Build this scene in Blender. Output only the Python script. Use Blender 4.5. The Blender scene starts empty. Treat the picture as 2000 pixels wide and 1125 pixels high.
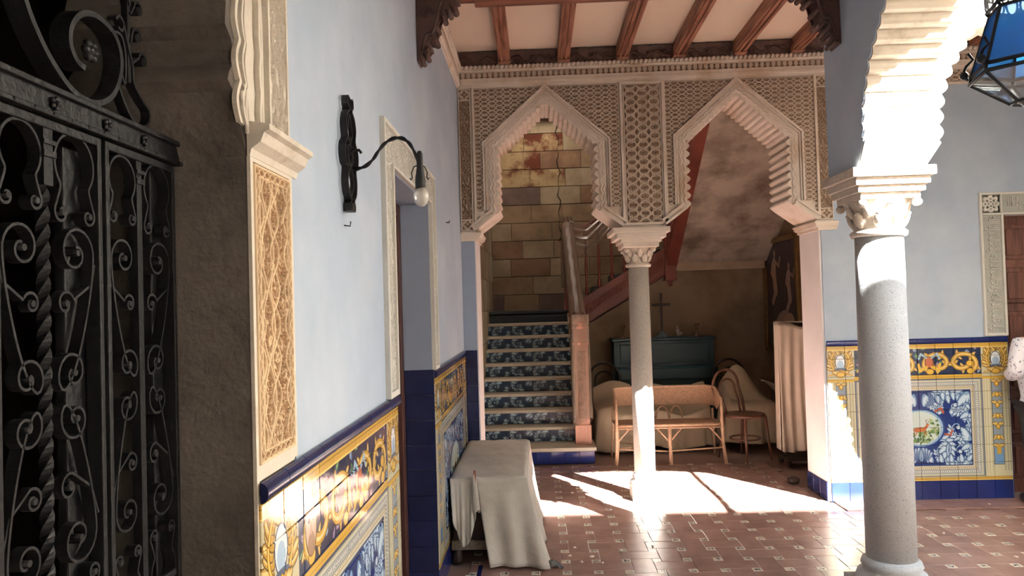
import bpy, bmesh, math, random
import numpy as np
from mathutils import Vector, Matrix, geometry
SC = bpy.context.scene
COL = SC.collection
random.seed(7); RNG = np.random.default_rng(7)
PI = math.pi
# ------------------------------------------------------------------ camera, sky, sun, exposure
def setup_view():
    yaw, pitch, roll = .0342, .022, .0291
    f = Vector((-math.sin(yaw)*math.cos(pitch), math.cos(yaw)*math.cos(pitch), math.sin(pitch)))
    r = f.cross(Vector((0, 0, 1))).normalized(); u = r.cross(f)
    c, s = math.cos(roll), math.sin(roll)
    r2 = r*c - u*s; u2 = r*s + u*c
    cd = bpy.data.cameras.new('camera'); cam = bpy.data.objects.new('camera', cd); COL.objects.link(cam)
    m = Matrix.Identity(4)
    for i in range(3):
        m[i][0] = r2[i]; m[i][1] = u2[i]; m[i][2] = -f[i]
    m[0][3] = 0; m[1][3] = 0; m[2][3] = 1.65
    cam.matrix_world = m
    cd.sensor_width = 36; cd.lens = 1445/2000*36; cd.clip_start = .02; cd.clip_end = 200
    SC.camera = cam
    w = bpy.data.worlds.new('sky'); SC.world = w; w.use_nodes = True
    nt = w.node_tree; nt.nodes.clear()
    out = nt.nodes.new('ShaderNodeOutputWorld'); bg = nt.nodes.new('ShaderNodeBackground')
    tc = nt.nodes.new('ShaderNodeTexCoord'); sep = nt.nodes.new('ShaderNodeSeparateXYZ')
    cr = nt.nodes.new('ShaderNodeValToRGB')
    nt.links.new(tc.outputs['Generated'], sep.inputs[0]); nt.links.new(sep.outputs['Z'], cr.inputs[0])
    cr.color_ramp.elements[0].position = 0.0; cr.color_ramp.elements[0].color = (.84, .91, 1, 1)
    cr.color_ramp.elements[1].position = 1.0; cr.color_ramp.elements[1].color = (.56, .76, 1, 1)
    nt.links.new(cr.outputs[0], bg.inputs[0]); bg.inputs[1].default_value = 3.0
    nt.links.new(bg.outputs[0], out.inputs[0])
    sd = bpy.data.lights.new('sun', 'SUN'); sd.energy = 95; sd.angle = .0093; sd.color = (1, .965, .92)
    so = bpy.data.objects.new('sun', sd); COL.objects.link(so)
    so.rotation_euler = Vector((-.68, 1, -.907)).to_track_quat('-Z', 'Y').to_euler(); so.location = (6, -4, 9)
    # added fill lamp under the closed stair hall ceiling; no window is built
    for nm, loc, sx, sy, rot, e, colr in (
        ('stair_hall_fill', (.15, 9.9, 4.55), 1.2, 1.6, (0, 0, 0), 18, (1, .87, .74)),):
        ld = bpy.data.lights.new(nm, 'AREA'); ld.shape = 'RECTANGLE'; ld.size = sx; ld.size_y = sy
        ld.energy = e; ld.color = colr
        lo = bpy.data.objects.new(nm, ld); COL.objects.link(lo); lo.location = loc; lo.rotation_euler = rot
    vs = SC.view_settings; vs.view_transform = 'Standard'; vs.look = 'None'; vs.exposure = 0.55; vs.gamma = 1
    vs.use_curve_mapping = False
setup_view()

# ------------------------------------------------------------------ materials
MATS = {}
def srgb(c):
    if isinstance(c, str):
        c = [int(c[i:i+2], 16)/255 for i in (0, 2, 4)]
    return tuple(x/12.92 if x <= .04045 else ((x+.055)/1.055)**2.4 for x in c)
def mat(name, col, rough=.6, metal=0, var=.0, vscale=6, bump=0, bscale=60, col2=None, c2scale=3, c2pos=(.45, .6), objrand=0, spec=.5, coat=0, stretch=None, alpha=None, rot=None, emit=0, ground=None):
    if name in MATS: return MATS[name]
    m = bpy.data.materials.new(name); m.use_nodes = True; nt = m.node_tree
    b = nt.nodes['Principled BSDF']; L = nt.links.new; N = nt.nodes.new
    c = srgb(col); b.inputs['Roughness'].default_value = rough; b.inputs['Metallic'].default_value = metal
    b.inputs['Specular IOR Level'].default_value = spec; b.inputs['Coat Weight'].default_value = coat
    geo = N('ShaderNodeNewGeometry'); mp = N('ShaderNodeMapping'); L(geo.outputs['Position'], mp.inputs[0])
    if stretch: mp.inputs['Scale'].default_value = stretch
    if rot: mp.inputs['Rotation'].default_value = rot
    base = N('ShaderNodeRGB'); base.outputs[0].default_value = (*c, 1); cur = base.outputs[0]
    if col2:
        n = N('ShaderNodeTexNoise'); n.inputs['Scale'].default_value = c2scale; n.inputs['Detail'].default_value = 6
        n.inputs['Roughness'].default_value = .62
        L(mp.outputs[0], n.inputs['Vector']); cr = N('ShaderNodeValToRGB'); L(n.outputs[0], cr.inputs[0])
        cr.color_ramp.elements[0].position = c2pos[0]; cr.color_ramp.elements[1].position = c2pos[1]
        mx = N('ShaderNodeMix'); mx.data_type = 'RGBA'; L(cr.outputs[0], mx.inputs[0]); L(cur, mx.inputs[6])
        mx.inputs[7].default_value = (*srgb(col2), 1); cur = mx.outputs[2]
    if ground:  # low parts of the relief take the darker ground colour
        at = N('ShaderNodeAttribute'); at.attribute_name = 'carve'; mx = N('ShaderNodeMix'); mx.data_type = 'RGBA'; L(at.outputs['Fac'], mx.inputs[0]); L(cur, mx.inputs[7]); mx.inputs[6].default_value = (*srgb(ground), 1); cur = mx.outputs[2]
    if var:
        n = N('ShaderNodeTexNoise'); n.inputs['Scale'].default_value = vscale; n.inputs['Detail'].default_value = 5
        L(mp.outputs[0], n.inputs['Vector']); mr = N('ShaderNodeMapRange'); L(n.outputs[0], mr.inputs[0])
        mr.inputs[1].default_value = .3; mr.inputs[2].default_value = .7; mr.inputs[3].default_value = 1-var; mr.inputs[4].default_value = 1+var
        hs = N('ShaderNodeHueSaturation'); L(cur, hs.inputs['Color']); L(mr.outputs[0], hs.inputs['Value']); cur = hs.outputs[0]
    if objrand:
        oi = N('ShaderNodeObjectInfo'); mr = N('ShaderNodeMapRange'); L(oi.outputs['Random'], mr.inputs[0])
        mr.inputs[3].default_value = 1-objrand; mr.inputs[4].default_value = 1+objrand
        hs = N('ShaderNodeHueSaturation'); L(cur, hs.inputs['Color']); L(mr.outputs[0], hs.inputs['Value']); cur = hs.outputs[0]
    L(cur, b.inputs['Base Color'])
    if bump:
        n = N('ShaderNodeTexNoise'); n.inputs['Scale'].default_value = bscale; n.inputs['Detail'].default_value = 6
        L(mp.outputs[0], n.inputs['Vector']); bp = N('ShaderNodeBump'); bp.inputs['Strength'].default_value = bump
        bp.inputs['Distance'].default_value = .01; L(n.outputs[0], bp.inputs['Height']); L(bp.outputs[0], b.inputs['Normal'])
    if emit:
        b.inputs['Emission Color'].default_value = (*c, 1); b.inputs['Emission Strength'].default_value = emit
    if alpha is not None: b.inputs['Alpha'].default_value = alpha
    MATS[name] = m
    return m
def glassy(name, col, tr=.75, rough=.12, glossw=.35, lucent=False):
    if name in MATS: return MATS[name]
    m = bpy.data.materials.new(name); m.use_nodes = True; nt = m.node_tree; nt.nodes.clear(); N = nt.nodes.new; L = nt.links.new
    o = N('ShaderNodeOutputMaterial'); t = N('ShaderNodeBsdfTransparent'); g = N('ShaderNodeBsdfGlossy'); d = N('ShaderNodeBsdfTranslucent' if lucent else 'ShaderNodeBsdfDiffuse')
    t.inputs[0].default_value = (*[.5+.5*x for x in srgb(col)], 1); g.inputs['Roughness'].default_value = rough; g.inputs[0].default_value = (.9, .9, .9, 1)
    d.inputs[0].default_value = (*srgb(col), 1)
    fr = N('ShaderNodeLayerWeight'); fr.inputs[0].default_value = glossw
    m1 = N('ShaderNodeMixShader'); L(fr.outputs['Fresnel'], m1.inputs[0]); L(d.outputs[0], m1.inputs[1]); L(g.outputs[0], m1.inputs[2])
    m2 = N('ShaderNodeMixShader'); m2.inputs[0].default_value = tr; L(m1.outputs[0], m2.inputs[1]); L(t.outputs[0], m2.inputs[2])
    L(m2.outputs[0], o.inputs[0]); MATS[name] = m; return m
def image_mat(name, arr, axis, x0, x1, z0, z1, rough=.1, bump=0, flipx=False):
    """flat print mapped by world position: axis 0 = X/Z walls, 1 = Y/Z walls"""
    h, w = arr.shape[:2]
    im = bpy.data.images.new(name, w, h); buf = np.ones((h, w, 4), np.float32); buf[..., :3] = arr
    im.pixels.foreach_set(buf.ravel()); im.update(); im.pack()
    m = bpy.data.materials.new(name); m.use_nodes = True; nt = m.node_tree; N = nt.nodes.new; L = nt.links.new
    b = nt.nodes['Principled BSDF']; b.inputs['Roughness'].default_value = rough; b.inputs['Specular IOR Level'].default_value = .6
    geo = N('ShaderNodeNewGeometry'); sp = N('ShaderNodeSeparateXYZ'); L(geo.outputs['Position'], sp.inputs[0])
    a = N('ShaderNodeMapRange'); c = N('ShaderNodeMapRange'); a.clamp = False; c.clamp = False
    L(sp.outputs[0 if axis == 0 else 1], a.inputs[0]); L(sp.outputs[2], c.inputs[0])
    a.inputs[1].default_value = x0; a.inputs[2].default_value = x1
    c.inputs[1].default_value = z0; c.inputs[2].default_value = z1
    cb = N('ShaderNodeCombineXYZ'); L(a.outputs[0], cb.inputs[0]); L(c.outputs[0], cb.inputs[1])
    tx = N('ShaderNodeTexImage'); tx.image = im; tx.extension = 'EXTEND'; L(cb.outputs[0], tx.inputs[0])
    L(tx.outputs[0], b.inputs['Base Color'])
    n = N('ShaderNodeTexNoise'); n.inputs['Scale'].default_value = 22; L(geo.outputs['Position'], n.inputs['Vector'])
    bp = N('ShaderNodeBump'); bp.inputs['Strength'].default_value = .12; bp.inputs['Distance'].default_value = .004
    L(n.outputs[0], bp.inputs['Height']); L(bp.outputs[0], b.inputs['Normal'])
    MATS[name] = m
    return m

# ------------------------------------------------------------------ mesh building
class MB:
    def __init__(s): s.v = []; s.f = []; s.smooth = []
    def add(s, vs, fs, sm=False):
        n = len(s.v); s.v += [tuple(q) for q in vs]; s.f += [tuple(i+n for i in q) for q in fs]; s.smooth += [sm]*len(fs); return s
    def box(s, x0, x1, y0, y1, z0, z1):
        if x0 > x1: x0, x1 = x1, x0
        if y0 > y1: y0, y1 = y1, y0
        if z0 > z1: z0, z1 = z1, z0
        v = [(x, y, z) for z in (z0, z1) for y in (y0, y1) for x in (x0, x1)]
        return s.add(v, [(0, 2, 3, 1), (4, 5, 7, 6), (0, 1, 5, 4), (2, 6, 7, 3), (0, 4, 6, 2), (1, 3, 7, 5)])
    def prism(s, poly, axis, a, b, sm=False):
        """poly in the two remaining axes (in order), extruded along axis from a to b"""
        area = sum(poly[i][0]*poly[(i+1) % len(poly)][1]-poly[(i+1) % len(poly)][0]*poly[i][1] for i in range(len(poly)))
        if area < 0: poly = poly[::-1]
        n = len(poly)
        def P(q, t):
            return {'x': (t, q[0], q[1]), 'y': (q[0], t, q[1]), 'z': (q[0], q[1], t)}[axis]
        tri = geometry.tessellate_polygon([[Vector((q[0], q[1], 0)) for q in poly]])
        vs = [P(q, a) for q in poly]+[P(q, b) for q in poly]
        fl = axis == 'y'
        A = []
        for t in tri:
            p0, p1, p2 = [poly[i] for i in t]
            cr = (p1[0]-p0[0])*(p2[1]-p0[1])-(p1[1]-p0[1])*(p2[0]-p0[0])
            t = tuple(t) if cr > 0 else tuple(t[::-1])
            if (b > a) != fl: A += [t[::-1], tuple(i+n for i in t)]
            else: A += [t, tuple(i+n for i in t[::-1])]
        s.add(vs, A)
        S = []
        for i in range(n):
            j = (i+1) % n; q = (i, j, j+n, i+n)
            S.append(q if (b > a) != fl else q[::-1])
        k = len(s.v)-2*n
        s.f += [tuple(i+k for i in q) for q in S]; s.smooth += [sm]*len(S)
        return s
    def tube(s, path, r, n=8, closed=False, flat=None, cap=True):
        P = [Vector(p) for p in path]; m = len(P); rs = r if isinstance(r, (list, tuple)) else [r]*m
        rings = []; up = None; base = len(s.v)
        for i in range(m):
            if closed: t = P[(i+1) % m]-P[i-1]
            else: t = P[min(i+1, m-1)]-P[max(i-1, 0)]
            if t.length < 1e-9: t = Vector((0, 0, 1))
            t.normalize()
            if up is None:
                up = Vector((0, 0, 1)) if abs(t.z) < .9 else Vector((1, 0, 0))
            sd = t.cross(up)
            if sd.length < 1e-6: sd = t.orthogonal()
            sd.normalize(); up = sd.cross(t).normalized()
            for k in range(n):
                a = 2*PI*k/n; e = 1 if not flat else flat
                s.v.append(tuple(P[i]+sd*math.cos(a)*rs[i]+up*math.sin(a)*rs[i]*e))
        for i in range(m if closed else m-1):
            j = (i+1) % m
            for k in range(n):
                l = (k+1) % n; s.f.append((base+i*n+k, base+i*n+l, base+j*n+l, base+j*n+k)); s.smooth.append(True)
        if cap and not closed:
            s.f.append(tuple(base+k for k in range(n))[::-1]); s.smooth.append(False)
            s.f.append(tuple(base+(m-1)*n+k for k in range(n))); s.smooth.append(False)
        return s
    def lathe(s, prof, c=(0, 0, 0), n=32, sq=0, rot=0):
        """prof list of (r,z); sq -> superellipse squareness"""
        base = len(s.v)
        for (r, z) in prof:
            for k in range(n):
                a = 2*PI*k/n+rot; ca, sa = math.cos(a), math.sin(a); q = 1
                if sq: q = 1/max(abs(math.cos(a)), abs(math.sin(a)))*sq+(1-sq)
                s.v.append((c[0]+r*ca*q, c[1]+r*sa*q, c[2]+z))
        for i in range(len(prof)-1):
            for k in range(n):
                l = (k+1) % n; s.f.append((base+i*n+k, base+i*n+l, base+(i+1)*n+l, base+(i+1)*n+k)); s.smooth.append(True)
        s.f.append(tuple(base+k for k in range(n))[::-1]); s.smooth.append(False)
        s.f.append(tuple(base+(len(prof)-1)*n+k for k in range(n))); s.smooth.append(False)
        return s
    def ell(s, c, rx, ry, rz, nu=12, nv=8, M=None):
        base = len(s.v); c = Vector(c)
        for i in range(nv+1):
            th = PI*i/nv
            for k in range(nu):
                a = 2*PI*k/nu; p = Vector((rx*math.sin(th)*math.cos(a), ry*math.sin(th)*math.sin(a), -rz*math.cos(th)))
                if M: p = M @ p
                s.v.append(tuple(c+p))
        for i in range(nv):
            for k in range(nu):
                l = (k+1) % nu; s.f.append((base+i*nu+k, base+i*nu+l, base+(i+1)*nu+l, base+(i+1)*nu+k)); s.smooth.append(True)
        return s
    def ribbon(s, path, w, t, axis='x', x=0):
        """flat bar following a 2-D path in the (Y,Z) plane, w wide along X, t thick"""
        m = len(path); P = [Vector(p) for p in path]; base = len(s.v)
        for i in range(m):
            d = P[min(i+1, m-1)]-P[max(i-1, 0)]
            if d.length < 1e-9: d = Vector((1, 0))
            d.normalize(); nn = Vector((-d.y, d.x))*t/2
            for sg, xx in ((1, x-w/2), (1, x+w/2), (-1, x+w/2), (-1, x-w/2)):
                q = P[i]+nn*sg
                if axis == 'x': s.v.append((xx, q.x, q.y))
                elif axis == 'y': s.v.append((q.x, xx, q.y))
        for i in range(m-1):
            for k in range(4):
                l = (k+1) % 4; s.f.append((base+i*4+k, base+i*4+l, base+(i+1)*4+l, base+(i+1)*4+k)); s.smooth.append(False)
        s.f.append((base, base+1, base+2, base+3)[::-1]); s.f.append(tuple(base+(m-1)*4+k for k in range(4))); s.smooth += [False]*2
        return s
    def grid(s, fn, nu, nv, closed_u=False, sm=True):
        base = len(s.v)
        for j in range(nv):
            for i in range(nu):
                s.v.append(tuple(fn(i/(nu if closed_u else nu-1), j/(nv-1))))
        for j in range(nv-1):
            for i in range(nu if closed_u else nu-1):
                k = (i+1) % nu; s.f.append((base+j*nu+i, base+j*nu+k, base+(j+1)*nu+k, base+(j+1)*nu+i)); s.smooth.append(sm)
        return s
    def mesh(s, name, off=(0, 0, 0), recalc=True):
        me = bpy.data.meshes.new(name)
        vs = [(v[0]-off[0], v[1]-off[1], v[2]-off[2]) for v in s.v]
        me.from_pydata(vs, [], s.f); me.polygons.foreach_set('use_smooth', s.smooth)
        if recalc:
            bm = bmesh.new(); bm.from_mesh(me); bmesh.ops.recalc_face_normals(bm, faces=bm.faces); bm.to_mesh(me); bm.free()
        me.update(); return me
    def build(s, name, m, parent=None, loc=None, bevel=0, subd=0, solid=0, recalc=True, **tags):
        w = wloc(parent) if parent else Vector((0, 0, 0))
        org = Vector(loc) if loc is not None else (w if parent else Vector((0, 0, 0)))
        me = s.mesh(name, org, recalc); me.materials.append(m)
        o = bpy.data.objects.new(name, me); COL.objects.link(o); o.location = org-w
        if parent: o.parent = parent
        if solid:
            md = o.modifiers.new('thick', 'SOLIDIFY'); md.thickness = solid; md.offset = 0
        if bevel:
            md = o.modifiers.new('bevel', 'BEVEL'); md.width = bevel; md.segments = 2; md.limit_method = 'ANGLE'; md.angle_limit = .6
        if subd:
            md = o.modifiers.new('sub', 'SUBSURF'); md.levels = subd; md.render_levels = subd
        for k, v in tags.items(): o[k] = v
        return o
def wloc(o):
    p = Vector(o.location)
    while o.parent: o = o.parent; p += Vector(o.location)
    return p
def tag(o, label=None, cat=None, group=None, kind=None):
    if label: o['label'] = label
    if cat: o['category'] = cat
    if group: o['group'] = group
    if kind: o['kind'] = kind
    return o
def thing(name, loc, label=None, cat=None, group=None):
    o = bpy.data.objects.new(name, None); COL.objects.link(o); o.location = loc; o.empty_display_size = .1
    return tag(o, label, cat, group)
def inst(name, me, loc, parent=None, rot=None):
    o = bpy.data.objects.new(name, me); COL.objects.link(o)
    if parent: o.parent = parent; o.location = Vector(loc)-wloc(parent)
    else: o.location = loc
    if rot: o.rotation_euler = rot
    return o
def np_mesh(name, V, F, m, parent=None, smooth=True, **tags):
    me = bpy.data.meshes.new(name); V = np.asarray(V, np.float32)
    if parent is not None: V = V-np.array(wloc(parent), np.float32)
    me.vertices.add(len(V)); me.vertices.foreach_set('co', V.ravel())
    F = np.asarray(F, np.int32); me.loops.add(F.size); me.loops.foreach_set('vertex_index', F.ravel())
    me.polygons.add(len(F)); me.polygons.foreach_set('loop_start', np.arange(0, F.size, 4, dtype=np.int32))
    me.polygons.foreach_set('use_smooth', np.full(len(F), smooth))
    me.update(calc_edges=True); me.validate(); me.materials.append(m)
    o = bpy.data.objects.new(name, me); COL.objects.link(o)
    if parent: o.parent = parent
    for k, v in tags.items(): o[k] = v
    return o
def relief(name, m, org, ud, vd, nd, W, H, step, hfun, depth, parent=None, mask=None, **tags):
    nu = max(2, int(W/step)); nv = max(2, int(H/step))
    u = np.linspace(0, W, nu); v = np.linspace(0, H, nv); U, Vv = np.meshgrid(u, v)
    h = np.clip(hfun(U, Vv), 0, 1)*depth
    P = np.array(org)[None, None]+U[..., None]*np.array(ud)+Vv[..., None]*np.array(vd)+h[..., None]*np.array(nd)
    idx = np.arange(nu*nv).reshape(nv, nu)
    F = np.stack([idx[:-1, :-1], idx[:-1, 1:], idx[1:, 1:], idx[1:, :-1]], -1).reshape(-1, 4)
    if np.dot(np.cross(ud, vd), nd) < 0: F = F[:, ::-1]
    if mask is not None:
        mk = mask(U, Vv); keep = (mk[:-1, :-1] & mk[:-1, 1:] & mk[1:, 1:] & mk[1:, :-1]).ravel(); F = F[keep]
        used = np.unique(F); rm = -np.ones(nu*nv, int); rm[used] = np.arange(len(used)); F = rm[F]; Q = P.reshape(-1, 3)[used]; hh = (h/depth).ravel()[used]
    else: Q = P.reshape(-1, 3); hh = (h/depth).ravel()
    o = np_mesh(name, Q, F, m, parent, **tags); at = o.data.attributes.new('carve', 'FLOAT', 'POINT'); at.data.foreach_set('value', hh.astype(np.float32)); return o

# ------------------------------------------------------------------ relief patterns (height 0..1)
def sm(x, a, b): return np.clip((b-x)/(b-a), 0, 1)
def ogee(u, v, px, py, amp, w):
    c = amp*px*np.cos(2*PI*v/py); sl = np.sqrt(1+(amp*px*2*PI/py*np.sin(2*PI*v/py))**2)
    d1 = np.abs((u-c+px/2) % px-px/2)/sl; d2 = np.abs((u+c+px/2) % px-px/2)/sl
    return sm(np.minimum(d1, d2), w*.5, w)
def rosette(u, v, px, py, R, k=6, off=(0, 0)):
    x = (u+off[0]) % px-px/2; y = (v+off[1]) % py-py/2; r = np.hypot(x, y); th = np.arctan2(y, x)
    return sm(np.abs(r-R*(.62+.38*np.abs(np.cos(k/2*th)))), R*.12, R*.34)+sm(r, R*.12, R*.3)
def tendril(u, v, s, w=.28):
    a = u*s; b = v*s
    f = np.sin(a+1.7*np.sin(b*.9+.6*np.sin(a*.7)))+np.sin(b*1.1+1.8*np.sin(a*.8+1.3))
    g = np.sin(a*1.9-1.2*np.sin(b*1.3))*np.cos(b*1.7+.8*np.sin(a*1.5))
    return np.maximum(sm(np.abs(f), w, w*1.9), .75*sm(np.abs(g), w*.35, w*.7))
def lattice_fine(u, v, c=(0, 0)):
    u = u-c[0]; v = v-c[1]
    h = ogee(u, v, .062, .074, .48, .0058)
    h = np.maximum(h, .55*ogee(u+.031, v+.0185, .062, .037, .22, .0034))
    h = np.maximum(h, .8*rosette(u, v, .062, .074, .016, 4, (.031, .0185)))
    h = np.maximum(h, .6*rosette(u, v, .031, .037, .008, 4))
    return h
def lattice_bold(u, v, c=(0, 0)):
    u = u-c[0]; v = v-c[1]
    h = ogee(u, v, .096, .140, .42, .0070)
    h = np.maximum(h, ogee(u+.048, v+.035, .096, .140, .20, .0055))
    h = np.maximum(h, .85*rosette(u, v, .096, .070, .020, 6, (.048, 0)))
    h = np.maximum(h, .7*rosette(u, v, .096, .070, .015, 4, (0, .035)))
    h = np.maximum(h, .5*sm(np.abs(np.sin(u*PI/.012)*np.sin(v*PI/.012)), .0, .5)*0+.25*(np.sin(u*2*PI/.012)*np.sin(v*2*PI/.0117) > .35))
    h = np.maximum(h, .65*rosette(u, v, .048, .055, .012, 4, (0, .0275)))
    return h
def strokes(u, v, s=1.0, W=.09):
    """flowing, slanted interlaced letters-like relief; v runs along the strip"""
    a = v/s; f = np.abs(((a*38+2.2*np.sin(u*70/s+a*9)+1.3*np.sin(a*23)) % 2)-1)
    h = sm(f, .14, .30)*(np.sin(a*31+u*40/s) > -.75)
    g = np.abs(np.sin(u*95/s+1.6*np.sin(a*44)))
    return np.maximum(h, .8*sm(g, .10, .24))
# ------------------------------------------------------------------ hand painted tile pictures (rasterised here, flat print only)
def hx(h): return np.array([int((h if len(h) == 6 else h*2)[i:i+2], 16)/255 for i in (0, 2, 4)], np.float32)
class Paint:
    def __init__(s, W, H, ppm, bg):
        s.ppm = ppm; s.w = int(W*ppm); s.h = int(H*ppm); s.a = np.empty((s.h, s.w, 3), np.float32); s.a[:] = hx(bg)
    def _win(s, x0, x1, y0, y1):
        i0 = max(0, int(x0*s.ppm)); i1 = min(s.w, int(x1*s.ppm)+2); j0 = max(0, int(y0*s.ppm)); j1 = min(s.h, int(y1*s.ppm)+2)
        if i0 >= i1 or j0 >= j1: return None
        X, Y = np.meshgrid((np.arange(i0, i1)+.5)/s.ppm, (np.arange(j0, j1)+.5)/s.ppm)
        return (slice(j0, j1), slice(i0, i1)), X, Y
    def ell(s, cx, cy, a, b, ang, col):
        R = max(a, b); q = s._win(cx-R, cx+R, cy-R, cy+R)
        if q is None: return
        sl, X, Y = q; c, d = math.cos(ang), math.sin(ang); dx = X-cx; dy = Y-cy
        m = ((dx*c+dy*d)/a)**2+((-dx*d+dy*c)/b)**2 <= 1; s.a[sl][m] = hx(col)
    def rect(s, x0, x1, y0, y1, col):
        s.a[max(0, int(y0*s.ppm)):int(y1*s.ppm), max(0, int(x0*s.ppm)):int(x1*s.ppm)] = hx(col)
    def line(s, pts, w, col):
        ws = w if isinstance(w, (list, tuple)) else [w]*len(pts)
        for i in range(len(pts)-1):
            (x0, y0), (x1, y1) = pts[i], pts[i+1]; r = (ws[i]+ws[i+1])/4+1e-4
            q = s._win(min(x0, x1)-r, max(x0, x1)+r, min(y0, y1)-r, max(y0, y1)+r)
            if q is None: continue
            sl, X, Y = q; dx, dy = x1-x0, y1-y0; L2 = dx*dx+dy*dy+1e-12
            t = np.clip(((X-x0)*dx+(Y-y0)*dy)/L2, 0, 1); m = np.hypot(X-x0-t*dx, Y-y0-t*dy) <= r; s.a[sl][m] = hx(col)
BLUES = ('22376c', '7d9dc0', 'c3d6e4', '3a5a95'); GOLDS = ('66502c', 'c09a4a', 'e0c888', '96702a')
def leaf(P, x, y, L, ang, cs, lob=3, side=1):
    dk, mid, hi, sh = cs
    for ps in (0, 1, 2):
        for k in range(lob, -1, -1):
            a = ang+side*(.95-k*.36)*(.9 if k < lob else .0); q = L*(.5+.5*k/lob)
            cx, cy = x+math.cos(a)*q*.5, y+math.sin(a)*q*.5
            if ps == 0: P.ell(cx, cy, q*.56+.0022, q*.22+.0022, a, dk)
            elif ps == 1: P.ell(cx, cy, q*.54, q*.19, a, mid)
            else: P.ell(cx+math.cos(a)*q*.12, cy+math.sin(a)*q*.12, q*.36, q*.085, a, hi)
def scroll(P, cx, cy, r, a0, d=1, turns=1.35, cs=BLUES, leaves=15, lw=.17, tail=None):
    dk, mid, hi, sh = cs; N = 60; pts = []; ws = []
    for i in range(N+1):
        t = i/N; rr = r*(1-t)**.8+r*.1; a = a0+d*turns*2*PI*t; pts.append((cx+rr*math.cos(a), cy+rr*math.sin(a))); ws.append(r*lw*(1.1-.75*t))
    for i in range(leaves):
        t = i/leaves*.72; k = int(t*N); x, y = pts[k]; x2, y2 = pts[k+1]; tg = math.atan2(y2-y, x2-x)
        L = r*(.88*(1-t*.75))
        leaf(P, x, y, L, tg-d*.95, cs, side=-d)
        if i % 2 and t > .12: leaf(P, x, y, L*.55, tg+d*.8, cs, 2, side=d)
    P.line(pts, [w+.005 for w in ws], dk); P.line(pts, ws, mid); P.line(pts, [w*.35 for w in ws], hi)
    P.ell(cx, cy, r*.17+.002, r*.17+.002, 0, dk); P.ell(cx, cy, r*.15, r*.15, 0, hi)
def frame_bands(P, x0, x1, y0, y1):
    for d, c in ((0, '3a4a66'), (.004, 'a9a893'), (.010, 'c9c7b2'), (.020, '7f8791'), (.024, 'b7b9ae'), (.052, '6d7684'), (.056, 'cfcab4'), (.068, 'a48a66'), (.072, 'c6c3ae'), (.084, '596a86')):
        P.rect(x0+d, x1-d, y0+d, y1-d, c)
    n = .0155
    def bead(x, y, v):
        P.ell(x, y, .0065, .011, 0 if v else PI/2, '55647c'); P.ell(x, y, .0042, .0085, 0 if v else PI/2, 'e6e6da')
    for k in range(int((x1-x0-.06)/n)):
        x = x0+.036+k*n; bead(x, y0+.038, 1); bead(x, y1-.038, 1)
        P.ell(x, y0+.062, .003, .003, 0, '8a6f4c'); P.ell(x, y1-.062, .003, .003, 0, '8a6f4c')
    for k in range(int((y1-y0-.06)/n)):
        y = y0+.036+k*n; bead(x0+.038, y, 0); bead(x1-.038, y, 0)
        P.ell(x0+.062, y, .003, .003, 0, '8a6f4c'); P.ell(x1-.062, y, .003, .003, 0, '8a6f4c')
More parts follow.
